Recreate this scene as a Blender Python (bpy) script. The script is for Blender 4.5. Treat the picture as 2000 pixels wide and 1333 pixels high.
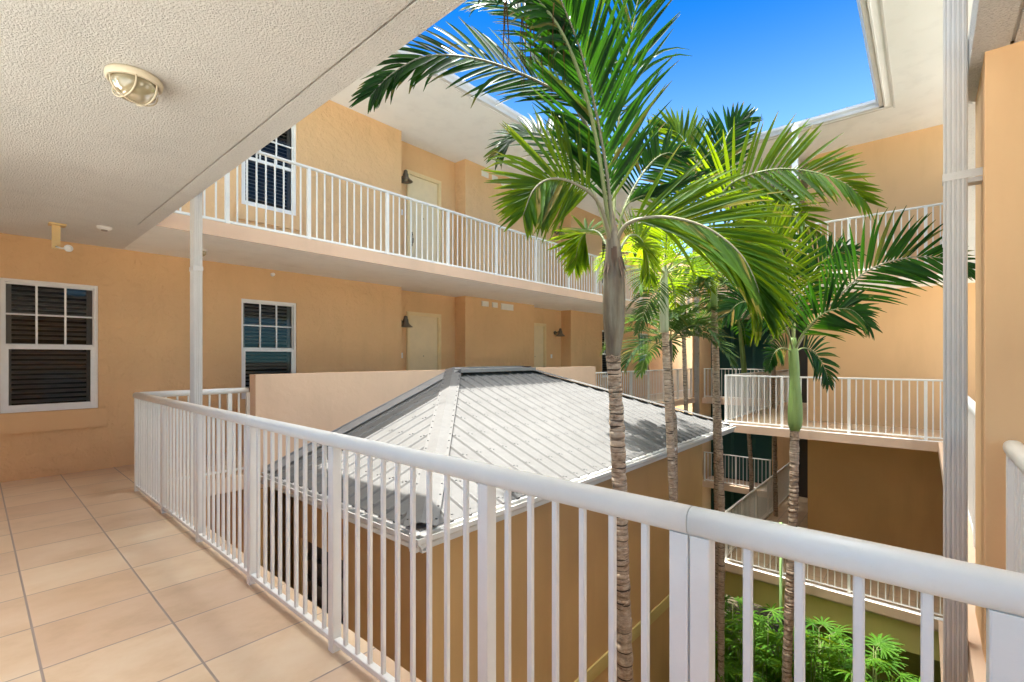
import bpy, math, random
from mathutils import Vector, Matrix, noise
R = math.radians
random.seed(7)
S = bpy.context.scene
for o in list(bpy.data.objects): bpy.data.objects.remove(o)
COL = S.collection

# ------------------------------------------------------------------ camera
CAMZ = 1.5
FX, FY = 0.7524, 0.6587            # heading of the lens in the ground plane
FPX = 923.0
cd = bpy.data.cameras.new('camera'); cam = bpy.data.objects.new('camera', cd); COL.objects.link(cam)
cam.location = (0, 0, CAMZ)
cam.rotation_euler = (R(90), 0, -math.atan2(FX, FY))
cd.sensor_width = 36; cd.lens = FPX / 2000 * 36
cd.shift_y = (700 - 666.5) / 2000
cd.clip_start = 0.02; cd.clip_end = 3000
S.camera = cam
# ------------------------------------------------------------------ sky, sun, exposure
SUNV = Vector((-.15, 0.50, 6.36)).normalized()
SKYG = 1.25; SKYT = (.003, .085, .145, 1); FILL_GLOW = 14.0; HORIZ = .95
w = bpy.data.worlds.new('World'); S.world = w; w.use_nodes = True
nt = w.node_tree; nt.nodes.clear()
sk = nt.nodes.new('ShaderNodeTexSky'); sk.sky_type = 'NISHITA'; sk.sun_disc = False
sk.sun_elevation = math.asin(SUNV.z); sk.sun_rotation = math.atan2(SUNV.x, SUNV.y)
sk.air_density = 1.0; sk.dust_density = 0.1; sk.ozone_density = 2.0
bg = nt.nodes.new('ShaderNodeBackground'); bg.inputs[1].default_value = 0.15
ow = nt.nodes.new('ShaderNodeOutputWorld')
# deep blue low down, a broad white glow added round the high sun as fill light
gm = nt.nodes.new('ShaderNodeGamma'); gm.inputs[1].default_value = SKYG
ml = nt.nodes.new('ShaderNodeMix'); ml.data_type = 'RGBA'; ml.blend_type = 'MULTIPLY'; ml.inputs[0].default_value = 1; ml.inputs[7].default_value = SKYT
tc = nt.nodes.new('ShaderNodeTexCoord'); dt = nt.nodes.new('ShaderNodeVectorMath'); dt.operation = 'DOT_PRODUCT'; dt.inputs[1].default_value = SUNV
mr = nt.nodes.new('ShaderNodeMapRange'); mr.interpolation_type = 'SMOOTHSTEP'; mr.inputs[1].default_value = .72; mr.inputs[2].default_value = 1.0; mr.inputs[4].default_value = FILL_GLOW
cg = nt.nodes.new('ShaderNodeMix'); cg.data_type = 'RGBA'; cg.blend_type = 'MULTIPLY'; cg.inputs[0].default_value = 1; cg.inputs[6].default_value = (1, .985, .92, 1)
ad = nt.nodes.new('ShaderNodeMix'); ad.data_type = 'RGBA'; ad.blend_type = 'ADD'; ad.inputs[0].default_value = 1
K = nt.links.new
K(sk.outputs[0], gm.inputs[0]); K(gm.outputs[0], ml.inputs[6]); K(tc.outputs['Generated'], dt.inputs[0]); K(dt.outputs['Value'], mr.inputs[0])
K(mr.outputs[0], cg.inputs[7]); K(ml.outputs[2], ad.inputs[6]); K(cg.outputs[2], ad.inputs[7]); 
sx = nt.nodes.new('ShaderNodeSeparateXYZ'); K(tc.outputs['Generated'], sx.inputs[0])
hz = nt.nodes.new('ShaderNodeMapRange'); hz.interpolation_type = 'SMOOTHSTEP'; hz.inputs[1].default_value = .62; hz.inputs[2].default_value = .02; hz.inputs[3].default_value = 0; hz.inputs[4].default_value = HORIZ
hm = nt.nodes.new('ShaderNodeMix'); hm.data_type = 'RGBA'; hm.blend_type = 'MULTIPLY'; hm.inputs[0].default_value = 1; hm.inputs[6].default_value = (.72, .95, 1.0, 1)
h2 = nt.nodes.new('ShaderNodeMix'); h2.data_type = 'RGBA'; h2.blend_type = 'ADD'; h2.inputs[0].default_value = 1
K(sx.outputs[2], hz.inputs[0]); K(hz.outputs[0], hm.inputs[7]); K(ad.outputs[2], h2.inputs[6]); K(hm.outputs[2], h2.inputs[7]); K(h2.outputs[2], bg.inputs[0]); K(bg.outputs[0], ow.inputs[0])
sd = bpy.data.lights.new('sun', 'SUN'); sd.energy = 2.0; sd.angle = R(0.5); sd.color = (1, .97, .90)
so = bpy.data.objects.new('sun', sd); COL.objects.link(so)
so.rotation_euler = SUNV.to_track_quat('Z', 'Y').to_euler(); so.location = (0, 0, 30)
S.view_settings.view_transform = 'Standard'; S.view_settings.look = 'None'
S.view_settings.exposure = 3.04; S.view_settings.gamma = 1.0
S.render.engine = 'CYCLES'
S.cycles.max_bounces = 10; S.cycles.diffuse_bounces = 7; S.cycles.transparent_max_bounces = 12

def at(px, py, d):                 # a point d metres ahead of the camera station, in world metres
    t = (px - 1000) / FPX; s = t * d
    return Vector((FX * d + FY * s, FY * d - FX * s, CAMZ - (py - 700) * d / FPX))

# ------------------------------------------------------------------ materials
def nmat(name):
    m = bpy.data.materials.new(name); m.use_nodes = True
    return m, m.node_tree, m.node_tree.nodes['Principled BSDF']
def N(nt, typ, **k):
    n = nt.nodes.new(typ)
    for a, v in k.items():
        if a.startswith('i_'): n.inputs[a[2:].replace('_', ' ')].default_value = v
        else: setattr(n, a, v)
    return n
def pos(nt, scale=(1, 1, 1)):
    g = N(nt, 'ShaderNodeNewGeometry'); mp = N(nt, 'ShaderNodeMapping'); mp.inputs['Scale'].default_value = scale
    nt.links.new(g.outputs['Position'], mp.inputs[0]); return mp.outputs[0]
def ramp(nt, src, stops):
    r = N(nt, 'ShaderNodeValToRGB'); e = r.color_ramp.elements
    while len(e) < len(stops): e.new(.5)
    for i, (p, c) in enumerate(stops): e[i].position = p; e[i].color = (*c, 1)
    nt.links.new(src, r.inputs[0]); return r.outputs[0]
def mixc(nt, fac, a, b, mode='MIX'):
    m = N(nt, 'ShaderNodeMix', data_type='RGBA', blend_type=mode)
    for sock, v in ((m.inputs[0], fac), (m.inputs[6], a), (m.inputs[7], b)):
        if hasattr(v, 'node'): nt.links.new(v, sock)
        elif isinstance(v, (int, float)): sock.default_value = v
        else: sock.default_value = (*v, 1)
    return m.outputs[2]
def noise_(nt, vec, scale, detail=3, rough=.5):
    n = N(nt, 'ShaderNodeTexNoise'); n.inputs['Scale'].default_value = scale
    n.inputs['Detail'].default_value = detail; n.inputs['Roughness'].default_value = rough
    nt.links.new(vec, n.inputs['Vector']); return n.outputs[0]
def bump(nt, b, h, strength, dist):
    n = N(nt, 'ShaderNodeBump'); n.inputs['Strength'].default_value = strength; n.inputs['Distance'].default_value = dist
    nt.links.new(h, n.inputs['Height']); nt.links.new(n.outputs[0], b.inputs['Normal']); return n

def stucco(name, col, var=.06, sc=38, dist=.004, strength=.5, rough=.85, trowel=True, pit_shade=0):
    m, nt, b = nmat(name); p = pos(nt)
    big = noise_(nt, p, .9, 4)
    stain = noise_(nt, pos(nt, (2.5, 2.5, .5)), 1.2, 5, .6)
    c1 = ramp(nt, big, [(.3, tuple(c * (1 - var) for c in col)), (.7, tuple(min(1, c * (1 + var)) for c in col))])
    c2 = mixc(nt, ramp(nt, stain, [(.5, (0, 0, 0)), (.8, (.34, .34, .34))]), c1, tuple(c * .75 for c in col))
    nt.links.new(c2, b.inputs['Base Color']); b.inputs['Roughness'].default_value = rough
    b.inputs['Specular IOR Level'].default_value = .25
    h = noise_(nt, p, sc, 6, .6)
    if pit_shade:
        c2 = mixc(nt, ramp(nt, noise_(nt, p, sc * .8, 4, .65), [(.3, (pit_shade,) * 3), (.46, (0, 0, 0))]), c2, tuple(c * .45 for c in col)); nt.links.new(c2, b.inputs['Base Color'])  # dark specks put shade of the stucco grain into the colour
    if trowel:
        h2 = noise_(nt, p, sc * .22, 3, .5)
        a = N(nt, 'ShaderNodeMath', operation='ADD')
        r = ramp(nt, h2, [(.42, (0, 0, 0)), (.58, (1, 1, 1))])
        nt.links.new(h, a.inputs[0]); nt.links.new(r, a.inputs[1]); h = a.outputs[0]
    bump(nt, b, h, strength, dist)
    return m
M = {}
ORANGE = (.71, .455, .24)
M['wall'] = stucco('orange_stucco', ORANGE, .05, 34, .009, .8)
M['wall_smooth'] = stucco('orange_stucco_fine', ORANGE, .04, 70, .0015, .4, trowel=False)
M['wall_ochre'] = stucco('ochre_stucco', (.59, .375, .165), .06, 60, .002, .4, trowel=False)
M['fascia'] = stucco('slab_edge_paint', (.66, .47, .33), .05, 80, .0012, .4, trowel=False)
M['beam'] = stucco('yellow_beam_paint', (.62, .5, .2), .05, 60, .0015, .4, trowel=False)
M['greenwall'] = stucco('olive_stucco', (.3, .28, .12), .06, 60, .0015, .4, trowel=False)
M['parapet'] = stucco('pink_stucco', (.68, .47, .32), .05, 45, .002, .4)
M['soffit'] = stucco('white_soffit', (.83, .83, .80), .03, 90, .001, .3, trowel=False)
M['ceiling'] = stucco('knockdown_ceiling', (.78, .77, .74), .04, 88, .03, 1.0, trowel=False, pit_shade=.4)
M['ceiling_fine'] = stucco('fine_ceiling_stucco', (.86, .86, .83), .03, 88, .012, .8, trowel=False)
M['paving'] = stucco('pale_bounce_paving', (.64, .63, .56), .08, 6, .002, .3, trowel=False)
M['concrete'] = stucco('concrete', (.36, .31, .26), .1, 50, .002, .4, trowel=False)

def paint(name, col, rough=.4, spec=.5, var=.04, metal=0, bmp=.0006, grime=0.25):
    m, nt, b = nmat(name); p = pos(nt)
    n = noise_(nt, p, 6, 5, .6)
    c = ramp(nt, n, [(.3, tuple(x * (1 - var) for x in col)), (.7, tuple(min(1, x * (1 + var)) for x in col))])
    sp = noise_(nt, p, 45, 4, .7)
    c = mixc(nt, ramp(nt, sp, [(.66, (0, 0, 0)), (.8, (grime, grime, grime))]), c, tuple(x * .45 for x in col))
    nt.links.new(c, b.inputs['Base Color'])
    rr = ramp(nt, n, [(.3, (rough * .85,) * 3), (.7, (min(1, rough * 1.2),) * 3)]); nt.links.new(rr, b.inputs['Roughness'])
    b.inputs['Specular IOR Level'].default_value = spec; b.inputs['Metallic'].default_value = metal
    if bmp: bump(nt, b, noise_(nt, p, 160, 3), .4, bmp)
    return m
M['rail'] = paint('white_rail_paint', (.735, .72, .665), .4)
M['flash'] = paint('grey_flashing', (.2, .2, .2), .5, grime=.3)
M['white'] = paint('white_paint', (.8, .8, .79), .4)
M['plastic'] = paint('white_plastic', (.78, .77, .72), .45)
M['gutter'] = paint('gutter_paint', (.62, .61, .58), .4, grime=.35)
M['spout'] = paint('downspout_paint', (.56, .53, .49), .45, grime=.08)
M['spout_white'] = paint('pale_downspout_paint', (.62, .6, .57), .4, grime=.3)
M['door'] = paint('cream_door_paint', (.74, .60, .38), .45, grime=.05)
M['doorframe'] = paint('yellow_trim_paint', (.76, .60, .34), .45, grime=.05)
M['green'] = paint('green_shutter_paint', (.012, .075, .058), .5, grime=.05)
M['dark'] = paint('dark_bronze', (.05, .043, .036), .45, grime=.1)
M['lampbase'] = paint('aged_cream_plastic', (.60, .53, .40), .5)
M['lampmetal'] = paint('weathered_lamp_metal', (.17, .15, .12), .4, metal=.6, grime=.5)
M['bracket'] = paint('yellow_bracket_paint', (.7, .52, .25), .5)
M['screw'] = paint('dark_screw', (.05, .05, .05), .5, bmp=0)
M['blue'] = paint('blue_cloth', (.01, .03, .3), .9)
M['greenpipe'] = paint('green_pipe', (.2, .33, .12), .5)
M['interior'] = paint('unlit_interior', (.02, .018, .016), .9, bmp=0)  # near-black colour stands in for unlit space behind windows and shutters
M['louver'] = paint('shutter_louver', (.34, .31, .28), .5, bmp=0, grime=0)
M['steel'] = paint('brushed_steel', (.5, .5, .5), .3, metal=.8)

def roofmetal():
    m, nt, b = nmat('galvalume_roof'); p = pos(nt)
    n = noise_(nt, p, 2.2, 6, .65); n2 = noise_(nt, p, 14, 5, .7)
    c = ramp(nt, n, [(.3, (.08, .078, .074)), (.5, (.093, .091, .0875)), (.72, (.106, .104, .1))])
    c = mixc(nt, ramp(nt, n2, [(.55, (0, 0, 0)), (.78, (.2, .2, .2))]), c, (.07, .067, .062))
    nt.links.new(c, b.inputs['Base Color'])
    b.inputs['Metallic'].default_value = .04
    rr = ramp(nt, n2, [(.3, (.55,) * 3), (.7, (.75,) * 3)]); nt.links.new(rr, b.inputs['Roughness'])
    bump(nt, b, noise_(nt, p, 9, 3), .25, .004)
    return m
M['roof'] = roofmetal()

def tilemat():
    m, nt, b = nmat('ceramic_floor_tile'); g = N(nt, 'ShaderNodeNewGeometry')
    sp = N(nt, 'ShaderNodeSeparateXYZ'); nt.links.new(g.outputs['Position'], sp.inputs[0])
    T = .531
    def mth(op, a, b2=None, c=None):
        n = N(nt, 'ShaderNodeMath', operation=op)
        for i, v in enumerate((a, b2, c)):
            if v is None: continue
            if hasattr(v, 'node'): nt.links.new(v, n.inputs[i])
            else: n.inputs[i].default_value = v
        return n.outputs[0]
    def axis(o, off, wd):
        u = mth('DIVIDE', mth('SUBTRACT', o, off), T)
        fl = mth('FLOOR', u); fr = mth('SUBTRACT', u, fl)
        dd = mth('MULTIPLY', mth('MINIMUM', fr, mth('SUBTRACT', 1, fr)), T)
        return fl, mth('SMOOTH_MIN', mth('DIVIDE', dd, wd), 1.0, .05)
    fx, ex = axis(sp.outputs[0], .75 - T * 6, .0062)
    fy, ey = axis(sp.outputs[1], 2.675 - T * 12, .0058)
    e = mth('MINIMUM', ex, ey)
    cb = N(nt, 'ShaderNodeCombineXYZ'); nt.links.new(fx, cb.inputs[0]); nt.links.new(fy, cb.inputs[1])
    wn = N(nt, 'ShaderNodeTexWhiteNoise'); nt.links.new(cb.outputs[0], wn.inputs[0])
    ad = N(nt, 'ShaderNodeVectorMath', operation='ADD'); nt.links.new(g.outputs['Position'], ad.inputs[0])
    sc = N(nt, 'ShaderNodeVectorMath', operation='SCALE'); sc.inputs['Scale'].default_value = 9
    nt.links.new(wn.outputs['Color'], sc.inputs[0]); nt.links.new(sc.outputs[0], ad.inputs[1])
    mp = N(nt, 'ShaderNodeMapping'); mp.inputs['Scale'].default_value = (1.3, 1.7, 1); mp.inputs['Rotation'].default_value = (0, 0, .5)
    nt.links.new(ad.outputs[0], mp.inputs[0])
    n1 = noise_(nt, mp.outputs[0], 2.4, 7, .62)
    c = ramp(nt, n1, [(.25, (.50, .345, .21)), (.48, (.60, .435, .285)), (.72, (.65, .50, .35))])
    n4 = noise_(nt, g.outputs['Position'], .7, 2)
    c = mixc(nt, ramp(nt, n4, [(.45, (0, 0, 0)), (.75, (.5, .5, .5))]), c, (.56, .36, .2))
    c = mixc(nt, .11, c, wn.outputs['Value'], 'OVERLAY')
    gr = ramp(nt, e, [(.75, (0, 0, 0)), (.98, (1, 1, 1))])
    c = mixc(nt, gr, (.30, .24, .20), c)
    nt.links.new(c, b.inputs['Base Color'])
    rr = ramp(nt, n1, [(.3, (.36,) * 3), (.7, (.52,) * 3)]); nt.links.new(rr, b.inputs['Roughness'])
    h = mth('ADD', mth('MULTIPLY', e, 1.0), mth('MULTIPLY', n1, .35))
    bump(nt, b, h, .5, .003)
    return m
M['tile'] = tilemat()

def glassmat(name, tint, refl=.12):
    m = bpy.data.materials.new(name); m.use_nodes = True; nt = m.node_tree; nt.nodes.clear()
    tr = N(nt, 'ShaderNodeBsdfTransparent'); tr.inputs[0].default_value = (*tint, 1)
    gl = N(nt, 'ShaderNodeBsdfGlossy'); gl.inputs['Roughness'].default_value = .02; gl.inputs[0].default_value = (.6, .6, .6, 1)
    fr = N(nt, 'ShaderNodeFresnel'); fr.inputs[0].default_value = 1.4
    ad = N(nt, 'ShaderNodeMath', operation='ADD'); ad.inputs[1].default_value = refl; ad.use_clamp = True
    nt.links.new(fr.outputs[0], ad.inputs[0])
    mx = N(nt, 'ShaderNodeMixShader'); nt.links.new(ad.outputs[0], mx.inputs[0]); nt.links.new(tr.outputs[0], mx.inputs[1]); nt.links.new(gl.outputs[0], mx.inputs[2])
    o = N(nt, 'ShaderNodeOutputMaterial'); nt.links.new(mx.outputs[0], o.inputs[0])
    return m
M['glass'] = glassmat('window_glass', (.6, .6, .6), .0)
def domemat():
    m, nt, b = nmat('frosted_lamp_glass')
    b.inputs['Base Color'].default_value = (.46, .40, .25, 1); b.inputs['Roughness'].default_value = .12
    b.inputs['Transmission Weight'].default_value = .45; b.inputs['Coat Weight'].default_value = .5
    return m
M['dome'] = domemat()

def leafmat(name, dark, light, trans, tf=.42, rough=.55):
    m = bpy.data.materials.new(name); m.use_nodes = True; nt = m.node_tree
    b = nt.nodes['Principled BSDF']; out = nt.nodes['Material Output']
    a = N(nt, 'ShaderNodeAttribute', attribute_name='rnd')
    g = N(nt, 'ShaderNodeNewGeometry')
    n = noise_(nt, g.outputs['Position'], 18, 3)
    c = ramp(nt, a.outputs['Fac'], [(.0, dark), (.86, light), (.95, light), (1.0, (.17, .12, .03))])
    c = mixc(nt, .35, c, n, 'OVERLAY')
    nt.links.new(c, b.inputs['Base Color']); b.inputs['Roughness'].default_value = rough
    b.inputs['Specular IOR Level'].default_value = .12
    t = N(nt, 'ShaderNodeBsdfTranslucent')
    tc = ramp(nt, a.outputs['Fac'], [(0, tuple(x * .7 for x in trans)), (1, trans)])
    nt.links.new(tc, t.inputs[0])
    mx = N(nt, 'ShaderNodeMixShader'); mx.inputs[0].default_value = tf
    nt.links.new(b.outputs[0], mx.inputs[1]); nt.links.new(t.outputs[0], mx.inputs[2]); nt.links.new(mx.outputs[0], out.inputs[0])
    return m
M['leaf'] = leafmat('palm_leaf', (.003, .014, .004), (.02, .072, .010), (.05, .18, .006), .36, .28)
M['leaf_bright'] = leafmat('backlit_palm_leaf', (.007, .032, .004), (.04, .11, .008), (.36, .52, .006), .5)  # brighter copy of the leaf, backlight put into its colours
M['leaf_grey'] = leafmat('greyish_palm_leaf', (.02, .05, .018), (.055, .10, .035), (.12, .22, .03), .35)
M['leaf_dead'] = leafmat('dry_palm_leaf', (.07, .035, .015), (.16, .085, .035), (.2, .1, .03), .3, .7)
M['fibre'] = paint('brown_sheath_fibre', (.07, .042, .026), .85)
M['fan'] = leafmat('lady_palm_leaf', (.025, .09, .012), (.085, .20, .018), (.40, .56, .015), .42)
M['rachis'] = paint('palm_midrib', (.17, .2, .07), .5, grime=.1)
M['rachis_grey'] = paint('weathered_midrib', (.19, .175, .11), .55, grime=.3)
M['flower'] = paint('dry_flower_stalk', (.45, .35, .08), .6)

def trunkmat():
    m, nt, b = nmat('ringed_palm_bark'); p = pos(nt, (1, 1, 1))
    a = N(nt, 'ShaderNodeAttribute', attribute_name='rnd')
    n = noise_(nt, pos(nt, (1, 1, 2.5)), 16, 6, .7)
    n2 = noise_(nt, p, 3.5, 4, .6)
    c = ramp(nt, n, [(.3, (.14, .09, .055)), (.5, (.33, .24, .165)), (.68, (.52, .43, .33))])
    c = mixc(nt, ramp(nt, n2, [(.45, (0, 0, 0)), (.7, (.7, .7, .7))]), c, (.44, .37, .29))
    c = mixc(nt, ramp(nt, a.outputs['Fac'], [(.25, (1,) * 3), (.62, (0, 0, 0))]), c, (.04, .026, .017))
    nt.links.new(c, b.inputs['Base Color']); b.inputs['Roughness'].default_value = .85
    bump(nt, b, noise_(nt, pos(nt, (1, 1, .4)), 60, 5, .7), .7, .006)
    return m
M['trunk'] = trunkmat()
def shaftmat(name, c0, c1, c2):
    m, nt, b = nmat(name); n = noise_(nt, pos(nt, (3, 3, .35)), 5, 6, .65)
    c = ramp(nt, n, [(.32, c0), (.5, c1), (.7, c2)])
    nt.links.new(c, b.inputs['Base Color']); b.inputs['Roughness'].default_value = .5
    bump(nt, b, noise_(nt, pos(nt, (8, 8, .4)), 14, 4), .4, .004)
    return m
M['shaft'] = shaftmat('grey_crownshaft', (.07, .045, .03), (.125, .1, .065), (.21, .19, .13))
M['shaft_green'] = shaftmat('green_crownshaft', (.13, .2, .05), (.17, .26, .065), (.23, .33, .1))
M['shaft_pale'] = shaftmat('pale_crownshaft', (.22, .26, .14), (.32, .36, .24), (.42, .44, .33))

def soilmat():
    m, nt, b = nmat('mulch_soil'); p = pos(nt); n = noise_(nt, p, 12, 8, .75)
    c = ramp(nt, n, [(.3, (.03, .022, .013)), (.5, (.08, .06, .035)), (.7, (.14, .15, .05))])
    nt.links.new(c, b.inputs['Base Color']); b.inputs['Roughness'].default_value = .95
    bump(nt, b, n, 1, .05); return m
M['soil'] = soilmat()

# ------------------------------------------------------------------ mesh building
class MB:
    def __init__(s): s.v = []; s.f = []; s.mi = []; s.sm = []; s.r = []
    def poly(s, pts, mi=0, sm=False, r=.5):
        b = len(s.v); s.v += [Vector(p) for p in pts]; s.f.append(tuple(range(b, b + len(pts)))); s.mi.append(mi); s.sm.append(sm); s.r.append(r)
    def box(s, a, b, mi=0):
        x0, y0, z0 = (min(a[i], b[i]) for i in range(3)); x1, y1, z1 = (max(a[i], b[i]) for i in range(3))
        k = len(s.v)
        s.v += [Vector(p) for p in ((x0, y0, z0), (x1, y0, z0), (x1, y1, z0), (x0, y1, z0), (x0, y0, z1), (x1, y0, z1), (x1, y1, z1), (x0, y1, z1))]
        for q in ((0, 3, 2, 1), (4, 5, 6, 7), (0, 1, 5, 4), (1, 2, 6, 5), (2, 3, 7, 6), (3, 0, 4, 7)):
            s.f.append(tuple(k + i for i in q)); s.mi.append(mi); s.sm.append(False); s.r.append(.5)
        return s
    def loft(s, rings, mi=0, sm=True, cap=True, rv=None, closed=True):
        k = len(s.v); n = len(rings[0])
        for r in rings: s.v += [Vector(p) for p in r]
        for i in range(len(rings) - 1):
            for j in range(n if closed else n - 1):
                j2 = (j + 1) % n
                s.f.append((k + i * n + j, k + i * n + j2, k + (i + 1) * n + j2, k + (i + 1) * n + j)); s.mi.append(mi); s.sm.append(sm)
                s.r.append(rv[i] if rv else .5)
        if cap:
            for base, rev in ((k, True), (k + (len(rings) - 1) * n, False)):
                idx = list(range(base, base + n)); idx = idx[::-1] if rev else idx
                s.f.append(tuple(idx)); s.mi.append(mi); s.sm.append(False); s.r.append(.5)
        return s
    def tube(s, pts, rad, n=10, mi=0, sm=True, rv=None, cap=True):
        pts = [Vector(p) for p in pts]; rings = []; prev = None
        for i, p in enumerate(pts):
            t = (pts[min(i + 1, len(pts) - 1)] - pts[max(i - 1, 0)]).normalized()
            if prev is None:
                a = Vector((0, 0, 1)) if abs(t.z) < .9 else Vector((1, 0, 0)); u = t.cross(a).normalized()
            else: u = (prev - t * prev.dot(t)).normalized()
            prev = u; v = t.cross(u); r = rad[i] if hasattr(rad, '__len__') else rad
            rings.append([p + (u * math.cos(2 * math.pi * j / n) + v * math.sin(2 * math.pi * j / n)) * r for j in range(n)])
        return s.loft(rings, mi, sm, cap, rv)
    def prism(s, prof, a, b, up=(0, 0, 1), mi=0, sm=False):      # profile (side, up) swept from a to b
        a, b, up = Vector(a), Vector(b), Vector(up); t = (b - a).normalized(); sd_ = t.cross(up).normalized()
        return s.loft([[q + sd_ * x + up * y for x, y in prof] for q in (a, b)], mi, sm)
    def lathe(s, c, prof, n=20, axis='z', mi=0, sm=True):
        c = Vector(c); rings = []
        for r, h in prof:
            ring = []
            for j in range(n):
                a = 2 * math.pi * j / n; x, y = r * math.cos(a), r * math.sin(a)
                ring.append(c + Vector({'z': (x, y, h), 'y': (x, h, y), 'x': (h, x, y)}[axis]))
            rings.append(ring)
        return s.loft(rings, mi, sm)

WL = {}
def newobj(name, me, loc, parent=None):
    o = bpy.data.objects.new(name, me); COL.objects.link(o); loc = Vector(loc); WL[o.name] = loc
    if parent is not None: o.parent = parent; o.location = loc - WL[parent.name]
    else: o.location = loc
    return o
def build(name, mb, mats, parent=None, org=None, label=None, cat=None, group=None, kind=None):
    if not isinstance(mats, (list, tuple)): mats = [mats]
    if org is None:
        xs = [v.x for v in mb.v]; ys = [v.y for v in mb.v]; zs = [v.z for v in mb.v]
        org = Vector(((min(xs) + max(xs)) / 2, (min(ys) + max(ys)) / 2, min(zs)))
    org = Vector(org); me = bpy.data.meshes.new(name)
    me.from_pydata([tuple(v - org) for v in mb.v], [], mb.f)
    for m in mats: me.materials.append(m)
    me.polygons.foreach_set('material_index', mb.mi); me.polygons.foreach_set('use_smooth', mb.sm)
    at_ = me.attributes.new('rnd', 'FLOAT', 'FACE'); at_.data.foreach_set('value', mb.r)
    me.update()
    o = newobj(name, me, org, parent); tag(o, label, cat, group, kind); return o
def tag(o, label=None, cat=None, group=None, kind=None):
    if label: o['label'] = label
    if cat: o['category'] = cat
    if group: o['group'] = group
    if kind: o['kind'] = kind
    return o
def thing(name, loc, label, cat, group=None):
    return tag(newobj(name, None, loc), label, cat, group)
def share(name, src, loc, parent):      # another object on the same mesh
    return newobj(name, src.data, loc, parent)

def rrect(w_, h_, r=.004, n=2):         # rounded rectangle profile
    out = []
    for cx, cy, a0 in ((w_ / 2 - r, h_ / 2 - r, 0), (-w_ / 2 + r, h_ / 2 - r, 90), (-w_ / 2 + r, -h_ / 2 + r, 180), (w_ / 2 - r, -h_ / 2 + r, 270)):
        for i in range(n + 1):
            a = R(a0 + 90 * i / n); out.append((cx + r * math.cos(a), cy + r * math.sin(a)))
    return out

def wall(mb, axis, c, u0, u1, z0, z1, th, holes=(), mi=0):
    """wall slab at axis = c .. c+th, spanning u and z, with rectangular openings (u0,u1,z0,z1)"""
    us = sorted({u0, u1, *[h[0] for h in holes], *[h[1] for h in holes]}); zs = sorted({z0, z1, *[h[2] for h in holes], *[h[3] for h in holes]})
    us = [u for u in us if u0 <= u <= u1]; zs = [z for z in zs if z0 <= z <= z1]
    P = (lambda u, q, z: (q, u, z)) if axis == 'x' else (lambda u, q, z: (u, q, z))
    hole = lambda u, z: any(h[0] < u < h[1] and h[2] < z < h[3] for h in holes)
    for i in range(len(us) - 1):
        for j in range(len(zs) - 1):
            if hole((us[i] + us[i + 1]) / 2, (zs[j] + zs[j + 1]) / 2): continue
            for q in (c, c + th): mb.poly([P(us[i], q, zs[j]), P(us[i + 1], q, zs[j]), P(us[i + 1], q, zs[j + 1]), P(us[i], q, zs[j + 1])], mi)
    for (a, b, e, f) in list(holes) + [(u0, u1, z0, z1)]:
        mb.poly([P(a, c, e), P(a, c + th, e), P(a, c + th, f), P(a, c, f)], mi); mb.poly([P(b, c, e), P(b, c + th, e), P(b, c + th, f), P(b, c, f)], mi)
        mb.poly([P(a, c, e), P(b, c, e), P(b, c + th, e), P(a, c + th, e)], mi); mb.poly([P(a, c, f), P(b, c, f), P(b, c + th, f), P(a, c + th, f)], mi)
    return mb

# ------------------------------------------------------------------ levels of the building
FLZ = {-1: -3.18, 0: 0.0, 1: 3.18}
ST = .17                                # slab thickness
GZ = -6.4                               # courtyard ground
SOF = 6.33                              # roof soffit
YW = 8.39; YREC = 8.76; YRAIL = 6.74; YSLAB = 6.57; YEAVE = 6.3
XRAIL = 1.23; XSLAB = 1.375; XEAVE = 2.57
XF = 11.5; XFW = 13.2; YFC = 3.5; YFW = 2.13

gmb = MB(); gmb.poly([(-900, -900, GZ), (900, -900, GZ), (900, 900, GZ), (-900, 900, GZ)])
build('ground', gmb, M['soil'], kind='structure')
pv = MB()
for a, b, c, d in ((-80, -80, -2.2, 80), (-2.2, -80, 80, -2.6), (-2.2, 10.5, 24, 80), (24, -2.6, 80, 80)): pv.poly([(a, b, GZ + .004), (c, b, GZ + .004), (c, d, GZ + .004), (a, d, GZ + .004)])
build('bounce_pavement', pv, M['paving'], kind='structure')  # added out of view, pale to bounce sunlight into the shaded galleries
# tiled walkway the camera stands on
m = MB(); m.box((-.9, -6, -.19), (XSLAB, YSLAB, 0)); m.box((-.9, YSLAB, -.19), (XSLAB, YW + .05, 0))
build('walkway_floor', m, M['tile'], kind='structure')

# ---- ceiling over the walkway (underside of the third floor)
m = MB()
zc = 3.01; g0, g1 = .135, .15
def strip(x0, y0, x1, y1, z): m.poly([(x0, y0, z), (x1, y0, z), (x1, y1, z), (x0, y1, z)])
# near slab as boxes with a drip groove along the courtyard edge
m.box((-.9, -6, zc), (XSLAB - g1, YSLAB - 0 + g1, 3.18))
m.box((XSLAB - g1, -.17 - g1 + .0, zc + .012), (XSLAB - g0, YSLAB + g0, 3.179))
m.box((XSLAB - g0, -.17, zc), (XSLAB, YSLAB + g0, 3.18))
m.box((-.9, YSLAB + g1, zc), (XSLAB - g1, YW, 3.18)); m.box((XSLAB - g1, YSLAB + g0, zc), (XSLAB + .001, YW, 3.179))
build('ceiling', m, M['ceiling'], kind='structure')

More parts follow.
